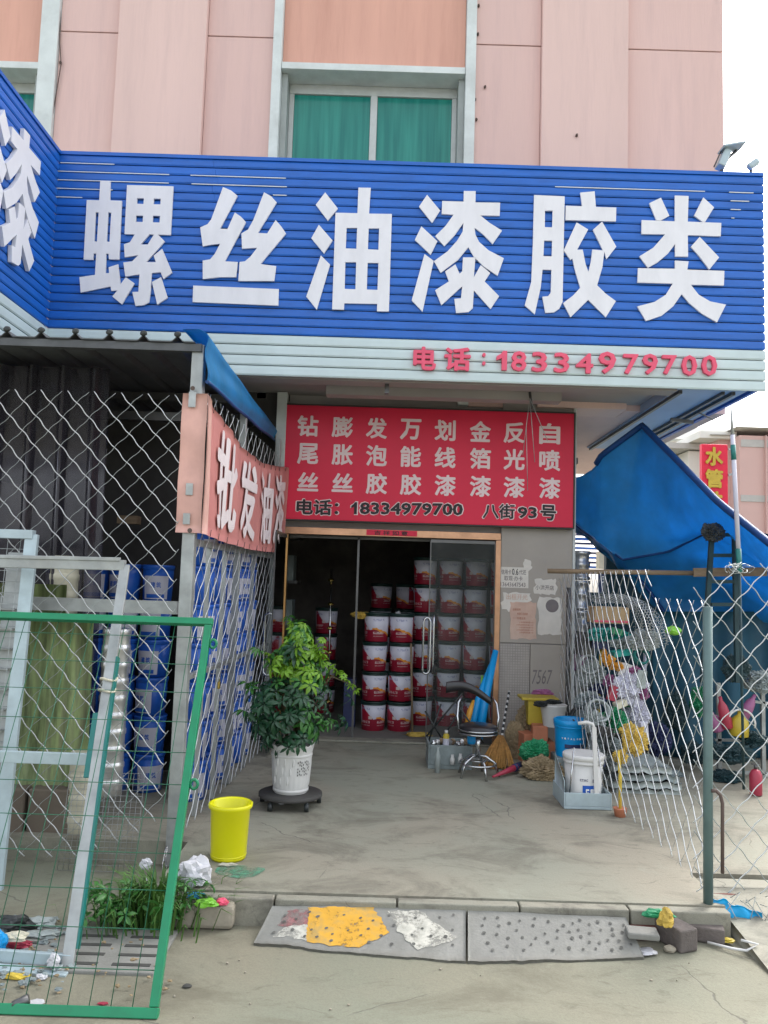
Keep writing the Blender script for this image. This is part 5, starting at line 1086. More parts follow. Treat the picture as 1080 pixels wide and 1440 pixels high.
m = MB(); m.grid(lambda u, v: c+Vector((-.25+.36*u, .15+.05*math.sin(u*PI), .66-.10*u+.05*math.sin(u*PI)+.045*math.cos(v*2*PI)*(1-.3*u)))+Vector((0, .03*math.sin(v*2*PI), 0)), 14, 10); part('backrest', m, 'black_leather', st)
# dark folding frame behind the stool
ff = thing('folded_trolley', 'dark thin metal trolley frame behind the stool at the closed leaf', 'trolley', (.6, 6.8, 0)); m = MB()
for a, b in (((600, 1035), (650, 975)), ((612, 1055), (655, 985)), ((598, 1000), (625, 1045)), ((620, 990), (600, 1050)), ((640, 985), (680, 1045))): m.tube([P(*a, Y=6.85), P(*b, Y=6.85)], .008, 5)
part('frame', m, 'dark_plastic', ff)
# grey crate with small things
cr_ = thing('grey_crate', 'low grey metal crate of fittings on the floor left of the stool', 'crate', at(622, 1085)); m = MB(); m.box(.42, .78, 6.62, 6.95, 0, .03); m.box(.42, .435, 6.62, 6.95, .031, .19); m.box(.765, .78, 6.62, 6.95, .031, .19); m.box(.436, .764, 6.62, 6.632, .031, .19); m.box(.436, .764, 6.938, 6.95, .031, .19); part('box', m, 'grey_bag', cr_, bevel=.004)
for k in range(9):
    m = MB(); m.blob((.47+.033*k, 6.68+.05*(k % 3), .19), (.024, .02, .03), .3, k+40, 2); solo('fitting', m, ('steel', 'foil', 'wood')[k % 3], 'small metal fitting in the grey crate, %s from the left' % words[k+0] if k and k < 7 else 'small metal fitting at the %s end of the grey crate' % ('left' if k == 0 else 'right' if k == 8 else 'nearly right'), 'fitting', 'fittings in the grey crate')
yb2 = thing('yellow_bottle', 'yellow plastic bottle with white cap standing on the grey crate', 'bottle', P(627, 1052, Y=6.66)); c = P(627, 1054, Y=6.66)
m = MB(); m.lathe([(.024, 0), (.026, .01), (.026, .11), (.02, .125), (.014, .13)], c, 16); part('body', m, 'yellow_thing', yb2)
m = MB(); m.lathe([(.014, .131), (.014, .155)], c, 12); part('cap', m, 'white_plastic', yb2)
m = MB(); m.lathe([(.0265, .03), (.0265, .09)], c, 16, cap=False); part('label', m, 'white_label', yb2)
m = MB(); c = P(615, 1086, Y=6.5); m.lathe([(.022, 0), (.022, .14), (.01, .17), (.01, .20)], (c.x, 6.5, 0), 12); solo('clear_bottle', m, 'clear_bag', 'clear empty bottle standing in front of the grey crate', 'bottle')
for k, x in enumerate((630, 642)):
    c = at(x, 1068+k*4); m = MB(); m.lathe([(.018, .0), (.02, .04), (.012, .06), (.012, .075)], (c.x, 6.58, .05+.01*k), 12); solo('small_jar', m, 'white_plastic', 'small white jar in front of the grey crate, %s one' % ('left', 'right')[k], 'jar', 'small jars by the crate')
m = MB(); c = P(663, 1046, Y=6.62); m.lathe([(.03, 0), (.036, .02), (.03, .055), (.01, .06)], c, 16); solo('plastic_ball', m, 'light_blue_plastic', 'small blue plastic cap under the stool seat', 'cap')
# blue tubes / umbrella
bu = thing('blue_roll', 'tall blue wrapped roll leaning on the door frame behind the stool', 'roll', at(675, 1050)); m = MB(); m.tube([P(672, 1040, Y=7.2), P(682, 985, Y=7.3), P(697, 915, Y=7.45)], [.045, .04, .028], 10); part('roll', m, 'light_blue_plastic', bu)
m = MB(); m.tube([P(661, 1040, Y=7.15), P(672, 985, Y=7.3), P(690, 935, Y=7.44)], [.03, .03, .02], 10); part('roll', m, 'light_blue_plastic', bu)
m = MB(); m.tube([P(655, 1025, Y=7.0), P(661, 1000, Y=7.05), P(666, 985, Y=7.1)], [.022, .026, .012], 8); solo('feather_duster', m, 'orange_thing', 'small orange and yellow duster leaning left of the blue roll', 'duster')
m = MB(); m.tube([P(676, 975, Y=7.35), P(678, 950, Y=7.4)], [.012, .008], 6); solo('green_duster', m, 'lime_thing', 'lime green duster tip behind the closed glass leaf', 'duster')
# broom
br_ = thing('broom', 'straw broom standing with its head down against the tiled pillar', 'broom', at(700, 1085)); m = MB(); m.tube([P(706, 1035, Y=7.0), P(710, 1005, Y=7.15), P(716, 972, Y=7.3)], .010, 6); part('handle', m, 'white_plastic', br_, 'black and white striped handle')
for k in range(8):
    a_ = L3(P(706, 1033, Y=7.0), P(716, 972, Y=7.3), (k+.3)/8); b_ = L3(P(706, 1033, Y=7.0), P(716, 972, Y=7.3), (k+.75)/8); m = MB(); m.tube([a_, b_], .0112, 6); part('stripe', m, 'dark_plastic', br_)
m = MB(); h0, h1 = P(704, 1034, Y=7.0), P(698, 1085, Y=6.75)
for k in range(130):
    s = random.uniform(-1, 1); a_ = h0+Vector((s*.02, random.uniform(-.01, .01), 0)); b_ = Vector((h1.x+s*.15-.01, 6.68+random.uniform(-.03, .03), random.uniform(0, .03))); m.tube([a_, L3(a_, b_, .45)+Vector((s*.01, 0, 0)), b_], .0045, 3)
part('bristles', m, 'straw', br_, kind='stuff')
m = MB(); a_, b_ = L3(h0, h1, .42), L3(h0, h1, .55); m.bar(a_+Vector((-.075, -.035, 0)), a_+Vector((.07, -.035, -.005)), .03, .018); part('binding', m, 'teal_paint', br_)
# pile beside the pillar
m = MB(); m.tube([at(693, 1098)+Vector((0, 0, .03)), at(725, 1088)+Vector((.0, 0, .05)), at(740, 1080)+Vector((0, 0, .05))], [.008, .028, .012], 10); bt = solo('drink_bottle', m, 'red_thing', 'small bottle with dark and red label lying in front of the bags', 'bottle')
m = MB(); m.tube([at(722, 1089)+Vector((0, 0, .048)), at(732, 1085)+Vector((.0, 0, .05))], .030, 10); part('label', m, 'navy', bt)
def box(x0, y0, x1, y1, Y, dp, mat, label, name, cat, bevel=.006, rot=0):
    a, b = P(x0, y0, Y=Y), P(x1, y1, Y=Y); m = MB(); m.box(a.x, b.x, Y, Y+dp, b.z, a.z, rot); return solo(name, m, mat, label, cat, bevel=bevel)
box(733, 1032, 752, 1078, 6.95, .22, 'orange_box', 'orange cardboard box leaning behind the green net bag', 'carton', 'box', rot=.2)
box(751, 1021, 772, 1043, 6.9, .2, 'orange_box', 'small orange carton on top of the boxes beside the blue bucket', 'carton', 'box', rot=-.1)
box(750, 1043, 780, 1078, 6.95, .2, 'orange_box', 'orange brown carton under the small one beside the blue bucket', 'carton', 'box')
def lump(x, y, Y, r, mat, label, seed, name='bag', cat='bag', amp=.3, sub=5):
    c = P(x, y, Y=Y); m = MB(); m.blob(c, r, amp, seed, sub, 2.4, floor=.002); return solo(name, m, mat, label, cat)
lump(724, 1052, 7.15, (.09, .09, .24), 'sack', 'upright brown cloth sack leaning on the tiled pillar', 51, 'sack', 'sack', .25)
lump(738, 1012, 7.2, (.07, .07, .12), 'sack', 'dark brown cloth bundle on top of the upright sack', 52, 'bundle', 'bundle')
lump(752, 1056, 6.62, (.12, .09, .085), 'green_bag', 'bright green woven net bag in front of the orange cartons', 53, 'net_bag', 'bag', .35)
lump(762, 1084, 6.42, (.16, .11, .095), 'sack', 'tan lumpy sack lying on the floor left of the white bucket', 54, 'sack', 'sack', .4)
lump(800, 1040, 7.0, (.06, .08, .14), 'grey_bag', 'dark green grey bag behind the light blue bucket', 55, 'bag', 'bag')
# yellow box and white pail on the cartons
yb3 = thing('yellow_caddy', 'bright yellow open plastic box high on the pile against the pillar', 'plastic box', P(752, 1018, Y=7.05)); a, b = P(743, 985, Y=7.05), P(766, 1020, Y=7.05)
m = MB(); m.box(a.x, b.x, 7.05, 7.25, b.z, a.z); part('box', m, 'yellow_thing', yb3, bevel=.008); m = MB(); m.box(a.x-.06, b.x+.12, 7.03, 7.27, a.z+.001, a.z+.025); part('rim', m, 'yellow_thing', yb3, bevel=.006)
pw = thing('white_pail', 'dirty white paint pail with dark rags on top beside the yellow box', 'pail', P(778, 1018, Y=6.95)); c = P(778, 1021, Y=6.95)
m = MB(); m.lathe([(.085, 0), (.112, .17), (.118, .18), (.110, .185), (.08, .10)], c, 24, cap=False); part('body', m, 'white_plastic', pw)
lump(760, 990, 6.88, (.06, .05, .025), 'dark_plastic', 'black rag draped over the yellow box rim', 56, 'rag', 'rag'); lump(778, 987, 6.9, (.07, .05, .02), 'dark_plastic', 'black glove lying on the white pail', 57, 'glove', 'glove')
lump(763, 974, 7.3, (.09, .05, .03), 'purple_thing', 'reddish brown cap hanging above the yellow box on the pillar', 58, 'cap', 'cap')
# light blue bucket
lb = thing('light_blue_bucket', 'light blue plastic bucket with white print behind the white bucket', 'bucket', P(803, 1085, Z=.12)); c = Vector(P(802, 1062, Y=6.55))
m = MB(); m.lathe([(.115, 0), (.125, .18), (.128, .235), (.136, .245), (.136, .285), (.128, .29), (.12, .28), (.10, .02)], c, 32, cap=False); part('body', m, 'light_blue_plastic', lb)
m = MB(); m.lathe([(.1285, .225), (.133, .228), (.133, .236), (.129, .239)], c, 32, cap=False); part('rib', m, 'light_blue_plastic', lb)
def curved(txt, c, r, z, a0, step, w_, h_, mat, root):
    m = MB()
    for i, ch in enumerate(txt):
        a = a0+i*step; o = Vector((math.cos(a), math.sin(a), 0)); put(m, ch, c+o*(r+.0005)+Vector((0, 0, z)), w_, h_, .0015, right=(-math.sin(a), math.cos(a), 0), out=o, bold=.03)
    part('lettering', m, mat, root)
curved('VITALGITA', c, .125, .15, -PI/2-.75, .19, .012, .014, 'white_print', lb)
m = MB(); m.grid(lambda u, v: c+Vector((math.cos(-PI/2-.6+1.3*u)*.1245, math.sin(-PI/2-.6+1.3*u)*.1245, .075+.03*v)), 8, 1); part('print', m, 'navy', lb)
m = MB(); m.box(c.x-.13, c.x+.13, c.y-.1, c.y+.15, .0, c.z-.002); solo('low_stand', m, 'grey_bag', 'grey block carrying the light blue bucket', 'stand', bevel=.01)
# white bucket in its grey metal tray
wy = 5.72; wc = P(820, 1120, Y=wy); wc.z = .05
tr = thing('metal_tray', 'grey sheet metal tray with a tall wire handle holding the white bucket', 'tray', (wc.x, wy, 0)); m = MB()
x0, x1, y0, y1 = wc.x-.17, wc.x+.155, wy-.16, wy+.2
m.box(x0, x1, y0, y1, .002, .02); m.box(x0, x0+.01, y0, y1, .021, .11); m.box(x1-.01, x1, y0, y1, .021, .11); m.box(x0+.011, x1-.011, y0, y0+.01, .021, .11); m.box(x0+.011, x1-.011, y1-.01, y1, .021, .11); part('tray', m, 'galv_blue', tr, bevel=.003)
m = MB(); m.grid(lambda u, v: (x0+.004, y0+.02+.3*u, .11+.20*v*(.35+.65*u)), 4, 2, thick=(.004, 0, 0)); part('side_plate', m, 'galv_blue', tr)
hx = wc.x+.055; m = MB(); m.bar((hx, wy-.15, .06), (hx-.015, wy-.12, .545), .03, .02); part('upright', m, 'white_plastic', tr, bevel=.003)
m = MB(); m.tube([(hx-.015, wy-.12, .54), (hx-.02, wy-.11, .565), (hx-.06, wy-.10, .575), (hx-.12, wy-.10, .565)], .012, 6); part('handle', m, 'white_plastic', tr)
m = MB(); m.tube([(wc.x-.13, wy-.12, .02), (wc.x-.09, wy-.10, .40)], .006, 5); m.tube([(wc.x+.12, wy-.13, .04), (wc.x+.07, wy-.12, .40)], .005, 5); part('wire', m, 'steel', tr)
wb = thing('white_bucket', 'white paint bucket with lid and blue printed square standing in the grey tray', 'bucket', (wc.x, wy, .02)); c = Vector((wc.x, wy, .022))
m = MB(); m.lathe([(.118, 0), (.120, .01), (.132, .27)], c, 36); part('body', m, 'white_plastic', wb)
m = MB(); m.lathe([(.133, .262), (.140, .265), (.140, .28), (.135, .282), (.135, .29), (.144, .293), (.144, .318), (.138, .325), (.10, .322)], c, 36); part('lid', m, 'white_plastic', wb)
m = MB(); m.grid(lambda u, v: c+Vector((math.cos(-PI/2-.28+.95*u)*(.1205+.0125*(.25+.45*v)+.0008), math.sin(-PI/2-.28+.95*u)*(.1205+.0125*(.25+.45*v)+.0008), .03+.10*v)), 8, 1); sqp = part('print', m, 'blue_plastic', wb)
curved('EIC', c, .1285, .08, -PI/2-.02, .25, .024, .055, 'white_print', sqp)
curved('SAKU 防水', c, .1285, .165, -PI/2-.35, .15, .014, .018, 'navy', wb) if False else curved('CTWC', c, .1285, .165, -PI/2-.38, .11, .011, .016, 'navy', wb)
curved('防水', c, .1285, .162, -PI/2+.34, .17, .020, .024, 'navy', wb)
# ================================================================ behind the right fence
ss = thing('steel_flue_pipe', 'stack of shiny ribbed steel flue pipes standing behind the pillar edge', 'flue pipe', P(816, 960, Y=8.0))
a = P(816, 775, Y=8.0); b = P(816, 985, Y=8.0); n = 5
mts = ['foil', 'foil', 'foil', 'purple_thing', 'steel']
for k in range(5):
    z1 = a.z+(b.z-a.z)*k/5; z0 = a.z+(b.z-a.z)*(k+1)/5+.004; h = z1-z0
    m = MB(); m.lathe([(.085, z0), (.10, z0+.01), (.10, z0+.03), (.086, z0+.04), (.086, z0+h*.45), (.098, z0+h*.5), (.098, z0+h*.58), (.086, z0+h*.62), (.088, z1-.04), (.102, z1-.03), (.102, z1)], (a.x, 8.0, 0), 24); part('section', m, mts[k], ss)
m = MB(); m.lathe([(.10, 0), (.10, b.z-.002)], (a.x, 8.0, 0), 16); part('section', m, 'grey_bag', ss)
# far signs and building
nb = thing('neighbour_sign', 'distant blue slatted shop sign with white writing seen under the tarpaulin', 'shop sign', P(840, 780, Y=13))
for k in range(9):
    a = P(795, 742+k*6.6, Y=13); b = P(868 if k > 2 else 850, 742+k*6.6+5.2, Y=13); m = MB(); m.box(a.x, b.x, 13, 13.05, b.z, a.z); part('slat', m, 'navy' if k % 2 else 'sign_blue', nb, bevel=.003)
    m = MB(); m.box(a.x, b.x, 12.99, 13.04, b.z-.012, b.z-.004); part('trim', m, 'letter_white', nb)
m = MB(); put(m, '0', P(804, 750, Y=12.96), .14, .24, .02, bold=.05); part('lettering', m, 'letter_white', nb)
ns = thing('far_signboard', 'far dark blue signboard with two rows of white characters behind the fence', 'signboard', P(865, 820, Y=12))
a, b = P(842, 805, Y=12), P(905, 842, Y=12); m = MB(); m.box(a.x, b.x, 12, 12.05, b.z, a.z); part('board', m, 'navy', ns)
for r, txt in enumerate(('五金水', '电器材')):
    for i, ch in enumerate(txt): m = MB(); put(m, ch, P(851+i*13+r*3, 815+r*12, Y=11.98), .11, .10, .01, bold=.04); part('character', m, 'letter_white', ns)
box(843, 775, 862, 800, 12.5, .2, 'cream', 'cream shop front strip left of the far signboard', 'distant_shopfront', 'shop front')
fbd = thing('far_building', 'distant pink and white building with grey cornices at the right edge', 'building', P(1020, 1000, Y=24))
def fb(x0, y0, x1, y1, Y, dp, mat, name):
    a, b = P(x0, y0, Y=Y), P(x1, y1, Y=Y); m = MB(); m.box(a.x, b.x, Y, Y+dp, b.z, a.z); return part(name, m, mat, fbd)
fb(1040, 612, 1400, 1100, 22, 4, 'far_pink', 'wall'); fb(1010, 618, 1040, 1100, 22.6, 4, 'far_pink', 'wall'); fb(968, 634, 1009, 1100, 23.4, 4, 'far_white', 'wall'); fb(900, 655, 967, 1100, 24.5, 4, 'far_white', 'wall')
fb(1036, 600, 1400, 611, 21.8, 4.5, 'far_white', 'parapet'); fb(984, 606, 1036, 617, 22.4, 4, 'far_white', 'parapet'); fb(940, 622, 1008, 632, 23.2, 4, 'far_cornice', 'cornice'); fb(930, 600, 1046, 620, 26, 3, 'far_white', 'parapet')
fb(900, 640, 966, 652, 24.3, 4, 'far_cornice', 'cornice'); fb(1000, 610, 1030, 612, 22.3, .1, 'far_cornice', 'cornice')
fb(1042, 705, 1400, 707, 21.98, .05, 'far_cornice', 'seam'); fb(1042, 628, 1400, 629, 21.98, .05, 'far_cornice', 'seam'); fb(1078, 612, 1082, 1100, 21.9, .15, 'far_pink', 'pilaster')
wsn = thing('hanging_sign', 'tall red vertical sign with yellow characters on the distant building', 'sign', P(1005, 705, Y=15))
a, b = P(987, 624, Y=15), P(1024, 705, Y=15); m = MB(); m.box(a.x, b.x, 15, 15.12, b.z-.5, a.z); part('board', m, 'red_panel', wsn, bevel=.01)
for i, (ch, yy) in enumerate((('水', 642), ('管', 673), ('件', 704))): m = MB(); put(m, ch, P(1004, yy, Y=14.99), 25*15/F, 27*15/F, .02, bold=.04); part('character', m, 'yellow_thing', wsn)
m = MB(); m.bar(P(1024, 632, Y=15), P(1034, 630, Y=15), .04, .04); m.bar(P(1024, 668, Y=15), P(1034, 666, Y=15), .04, .04); part('bracket', m, 'galvanised', wsn)
# big blue tarpaulin
tpn = thing('blue_tarpaulin', 'large blue tarpaulin awning slung from the overhang down to the right behind the fence', 'tarpaulin', P(900, 760, Y=6.8))
def curve(pts, u):
    s = u*(len(pts)-1); i = min(int(s), len(pts)-2); return L3(pts[i], pts[i+1], s-i)
def spline(pts, u):
    n = len(pts)-1; s = u*n; i = min(int(s), n-1); t = s-i; p = [Vector(pts[max(0, min(n, i+k))]) for k in (-1, 0, 1, 2)]
    return .5*((2*p[1])+(-p[0]+p[2])*t+(2*p[0]-5*p[1]+4*p[2]-p[3])*t*t+(-p[0]+3*p[1]-3*p[2]+p[3])*t*t*t)
top = [P(803, 672, Y=7.9), P(832, 664, Y=7.7), P(846, 640, Y=7.5), P(903, 598, Y=7.2), P(945, 640, Y=6.8), P(1010, 706, Y=6.2), P(1100, 778, Y=5.6)]
hem = [P(803, 732, Y=8.0), P(830, 752, Y=7.9), P(852, 770, Y=7.8), P(876, 787, Y=7.7), P(940, 776, Y=7.4), P(1000, 746, Y=7.0), P(1100, 800, Y=6.3)]
def tarp(u, v):
    a, b = curve(top, u), curve(hem, u); p = L3(a, b, v); s = math.sin(v*PI); return p+Vector((0, .10*s+.05*noise.noise(Vector((u*6, v*3, 1)))*s, -.10*s+.03*noise.noise(Vector((u*9, v*4, 4)))))
m = MB(); m.grid(tarp, 60, 24, thick=(0, .004, 0)); part('upper_sheet', m, 'tarp_blue', tpn)
low = [P(803, 732, Y=8.05), P(850, 768, Y=8.0), P(905, 820, Y=7.9), P(938, 866, Y=7.8), P(975, 884, Y=7.7), P(1040, 893, Y=7.6), P(1130, 900, Y=7.3)]
hm2 = [p+Vector((0, .02, .01)) for p in hem]
def tarp2(u, v):
    a, b = curve(hm2, u), curve(low, u); p = L3(a, b, v); s = math.sin(v*PI); return p+Vector((0, .25*s, .02*math.sin(u*40+v*5)*s+.04*noise.noise(Vector((u*9, v*6, 7)))*s))
m = MB(); m.grid(tarp2, 60, 20, thick=(0, .004, 0)); part('lower_sheet', m, 'tarp_blue', tpn)
m = MB(); m.tube([curve(top, k/40) for k in range(10, 41)], .030, 6); m.tube([curve(low, k/40)+Vector((0, 0, 0)) for k in range(0, 41)], .018, 6); m.tube([curve(hem, k/40) for k in range(17, 41)], .012, 5); part('hem', m, 'tarp_hem', tpn)
m = MB(); m.grid(lambda u, v: (lambda q: Vector((q.x, q.y, max(q.z, .01))))(P(918+230*u, 860+230*v, Y=7.35+.05*math.sin(u*22)+.03*math.sin(v*5+u*3))), 40, 12, thick=(0, .004, 0)); part('rear_shade_sheet', m, 'tarp_shaded', tpn)  # dark sheet standing in for the shade under the tarpaulin
m = MB(); m.tube([P(770, 803, Y=6.75), P(985, 806, Y=6.6)], .020, 8); m.bar(P(975, 805, Y=6.6), P(1078, 804, Y=6.45), .05, .07); solo('wooden_pole', m, 'wood', 'long brown wooden pole lying level in front of the blue tarpaulin', 'pole')
lf = thing('steel_ladder', 'dark steel ladder frame standing up behind the right fence under the tarpaulin', 'ladder', P(1015, 1000, Y=6.4))
m = MB()
for a, b in (((1001, 752), (988, 960)), ((1033, 750), (1037, 960))): m.bar(P(*a, Y=6.35), P(*b, Y=6.35), .035, .035)
part('rail', m, 'dark_teal', lf); m = MB()
for y in (752, 781, 818, 850): m.bar(P(1000, y, Y=6.35), P(1034, y, Y=6.35), .028, .028)
part('rung', m, 'dark_teal', lf)
lump(1002, 748, 6.3, (.09, .06, .07), 'dark_plastic', 'black cap hanging on top of the dark ladder', 61, 'cap', 'cap')
ump = thing('telescopic_pole', 'thin white and blue telescopic pole standing behind the right fence', 'pole', P(1040, 800, Y=5.4))
a, b = P(1028, 570, Y=5.4), P(1040, 805, Y=5.4)
m = MB(); m.tube([a, L3(a, b, .18)], [.004, .012], 8); part('tip', m, 'galvanised', ump); m = MB(); m.tube([L3(a, b, .18), L3(a, b, .9)], .015, 10); part('tube', m, 'white_label', ump); m = MB(); m.tube([L3(a, b, .24), L3(a, b, .33)], .017, 10); m.tube([L3(a, b, .86), L3(a, b, 1.0)], .018, 10); part('sleeve', m, 'teal_paint', ump)
m = MB(); m.tube([b, P(1046, 1110, Y=5.5)], .009, 8); part('tube', m, 'dark_teal', ump)
# heap of goods behind the fence
box(836, 853, 885, 878, 6.9, .25, 'cardboard', 'brown cardboard carton with a red stripe high on the heap behind the fence', 'carton', 'box')
m = MB(); a, b = P(836, 872, Y=6.897), P(885, 876, Y=6.897); m.box(a.x, b.x, 6.895, 6.899, b.z, a.z); solo('tape_strip', m, 'letter_pink', 'faded red tape strip along the bottom of the cardboard carton', 'tape')
cw = thing('chicken_wire', 'loose roll of hexagonal chicken wire draped over the heap behind the fence', 'chicken wire', P(890, 900, Y=6.4)); m = MB()
def cwp(u, v):
    cpts = [(828, 842), (850, 838), (880, 838), (905, 845), (925, 862), (940, 885), (947, 905)]; cp2 = [(840, 850), (855, 848), (878, 850), (893, 862), (897, 880), (893, 898), (890, 915)]
    s = u*6; i = min(5, int(s)); t = s-i; a = [cpts[i][k]*(1-t)+cpts[i+1][k]*t for k in (0, 1)]; b = [cp2[i][k]*(1-t)+cp2[i+1][k]*t for k in (0, 1)]
    return P(a[0]*(1-v)+b[0]*v, a[1]*(1-v)+b[1]*v, Y=6.35+.25*math.sin(v*PI)*math.cos(u*5)+.1*v)
for layer in range(2):
    nu, nv = 30, 8
    for i in range(nu):
        for j in range(nv):
            o = Vector((.012*layer, .14*layer, .012*layer)); sh_ = .5*(j % 2); p = lambda a, b: cwp(min(1, max(0, (a+sh_)/nu)), min(1, b/nv))+o
            m.tube([p(i, j+.5), p(i+.3, j), p(i+.7, j), p(i+1, j+.5)], .0022, 3)
            if i % 2: m.tube([p(i, j+.5), p(i, j+1)], .0022, 3)
part('wires', m, 'wire', cw, kind='stuff')
goods = [
 (855, 893, 6.9, (.17, .12, .07), 'teal_bag', 'teal packets below the cardboard carton', 'packet', 'packet'),
 (878, 905, 6.8, (.12, .10, .06), 'clear_bag', 'pale clear plastic wrap below the teal packets', 'plastic_wrap', 'plastic wrap'),
 (905, 900, 6.6, (.12, .10, .09), 'clear_bag', 'clear film bag under the chicken wire bend', 'plastic_bag', 'plastic bag'),
 (856, 929, 6.6, (.05, .05, .05), 'orange_thing', 'orange rubber glove on the heap', 'glove', 'glove'),
 (867, 937, 6.62, (.07, .05, .04), 'orange_thing', 'crumpled orange glove right of the other glove', 'glove', 'glove'),
 (850, 922, 6.6, (.02, .03, .06), 'orange_thing', 'orange glove finger pointing up at the left of the heap', 'glove', 'glove'),
 (832, 950, 6.9, (.10, .12, .14), 'clear_bag', 'large grey clear bag near the pillar edge', 'plastic_bag', 'plastic bag'),
 (850, 968, 6.8, (.12, .08, .05), 'navy', 'dark blue packet between the clear bags', 'packet', 'packet'),
 (893, 945, 6.5, (.05, .05, .05), 'purple_thing', 'purple packet right of the orange gloves', 'packet', 'packet'),
 (858, 958, 6.65, (.05, .05, .06), 'purple_thing', 'purple and white packet in the middle of the heap', 'packet', 'packet'),
 (884, 968, 6.5, (.13, .10, .14), 'white_label', 'pale lilac plastic bag in the middle of the heap', 'plastic_bag', 'plastic bag'),
 (895, 1005, 6.5, (.10, .10, .13), 'white_label', 'second pale lilac bag lower right in the heap', 'plastic_bag', 'plastic bag'),
 (905, 975, 6.45, (.04, .05, .05), 'purple_thing', 'dark red print packet at the right of the heap', 'packet', 'packet'),
 (865, 1012, 6.4, (.09, .08, .10), 'green_bag', 'dark green cloth bag in the middle of the heap', 'bag', 'bag'),
 (880, 985, 6.5, (.04, .05, .06), 'green_bag', 'small green rag above the dark green bag', 'rag', 'rag'),
 (835, 1015, 6.3, (.08, .08, .10), 'clear_bag', 'bundle of grey white rope left of the green bag', 'rope_bundle', 'rope'),
 (830, 985, 6.6, (.10, .10, .08), 'grey_bag', 'dark grey green cloth left in the heap', 'cloth', 'cloth'),
 (848, 1050, 6.3, (.11, .12, .14), 'grey_bag', 'dark grey bag low in the heap behind the white bucket', 'bag', 'bag'),
 (893, 1042, 6.0, (.09, .07, .13), 'mesh_sack', 'golden yellow net sack tied to the heap', 'net_sack', 'sack'),
 (872, 1065, 5.9, (.05, .05, .06), 'mesh_sack', 'small golden net sack left of the larger one', 'net_sack', 'sack'),
 (884, 1028, 6.1, (.06, .05, .05), 'mesh_sack', 'golden net cloth on top of the larger net sack', 'net_sack', 'sack'),
]
for k, (x, y, Y_, r, mt_, lb_, nm, ct) in enumerate(goods): lump(x, y, Y_, (r[0]*.95, r[1], r[2]*.85), mt_, lb_, 70+k, nm, ct, .5, 5)
for k, (x0, x1, y, dy) in enumerate(((855, 935, 1075, 9), (860, 945, 1084, 9), (852, 948, 1093, 10), (858, 946, 1102, 9))):
    a, b = P(x0, y, Y=6.2), P(x1, y+dy, Y=6.2); m = MB(); z1, z0 = max(a.z, .03), max(b.z, 0.0)
    z0 = .19-.055*k; m.grid(lambda u, v: (a.x+(b.x-a.x)*u, 6.05+.5*v, z0+.03*noise.noise(Vector((u*7, v*5, k)))), 14, 6, thick=(0, 0, -.045)); solo('folded_film', m, 'clear_bag' if k != 1 else 'grey_bag', 'folded sheet of pale green plastic film, %s of the pile on the floor' % ('topmost', 'second', 'third', 'lowest')[k], 'plastic film', 'folded film pile')
sp = thing('sapling', 'thin yellow green stake in a small red pot beside the white bucket', 'plant', at(870, 1148)); c = P(872, 1148, Z=0)
m = MB(); m.tube([c+Vector((.0, 0, .0)), c+Vector((.005, .02, .25)), c+Vector((-.005, .03, .42))], [.010, .012, .007], 6); part('stake', m, 'straw_yellow', sp)
m = MB(); m.lathe([(.035, .001), (.045, .05), (.048, .055), (.04, .05)], c, 14); part('pot', m, 'orange_box', sp)
m = MB(); c = P(947, 887, Y=5.9); m.blob(c, (.055, .05, .035), .2, 90, 3); solo('green_bowl', m, 'lime_thing', 'bright lime green plastic scoop at the right end of the chicken wire', 'scoop')
m = MB(); c = P(962, 1075, Y=7.4); m.blob(c, (.09, .08, .07), .2, 91, 3); solo('blue_basin', m, 'cyan_bag', 'blue bag glowing in the dark under the rear tarpaulin', 'bag')
# things in the dark corner right of the post
rack = thing('goods_rack', 'grey metal rack holding toys behind the right fence', 'rack', P(1045, 1100, Y=6.6)); m = MB()
for x in (1010, 1072): m.bar(P(x, 960, Y=6.7), P(x+2, 1110, Y=6.7), .03, .03)
m.bar(P(1005, 1040, Y=6.7), P(1085, 1043, Y=6.7), .03, .02); m.bar(P(1005, 1085, Y=6.7), P(1085, 1088, Y=6.7), .03, .02); m.bar(P(1050, 985, Y=6.7), P(1085, 990, Y=6.7), .03, .02); part('frame', m, 'galvanised', rack)
def bottle(x, y, Y_, r, h, tilt, mat, label, loop=False):
    c = P(x, y, Y=Y_); Rm = Matrix.Rotation(tilt, 3, 'Y'); m = MB(); m.lathe([(r*.7, -h/2), (r, -h/2+.01), (r*.95, 0), (r*.8, h*.2), (r*.35, h*.36), (r*.3, h*.5)], n=16); m.v = [Rm @ v+c for v in m.v]
    o = solo('toy', m, mat, label, 'toy')
    if loop: m = MB(); m.tube([c+Vector((math.cos(a)*r*1.5, -.03, math.sin(a)*r*1.6)) for a in [PI*k/10-.2 for k in range(12)]], .008, 6); part('handle', m, 'white_plastic', o)
bottle(1018, 1002, 6.5, .045, .26, -.25, 'red_thing', 'pink red bottle shaped toy on the rack, left one')
bottle(1052, 995, 6.55, .045, .24, .5, 'purple_thing', 'dark red bottle shaped toy on the rack, right one')
bottle(1040, 1018, 6.5, .075, .2, .1, 'yellow_thing', 'yellow jug shaped toy with a white looped handle on the rack', True)
bottle(1006, 1015, 6.55, .05, .16, -.4, 'purple_thing', 'purple toy at the left end of the rack')
tilted_later = []
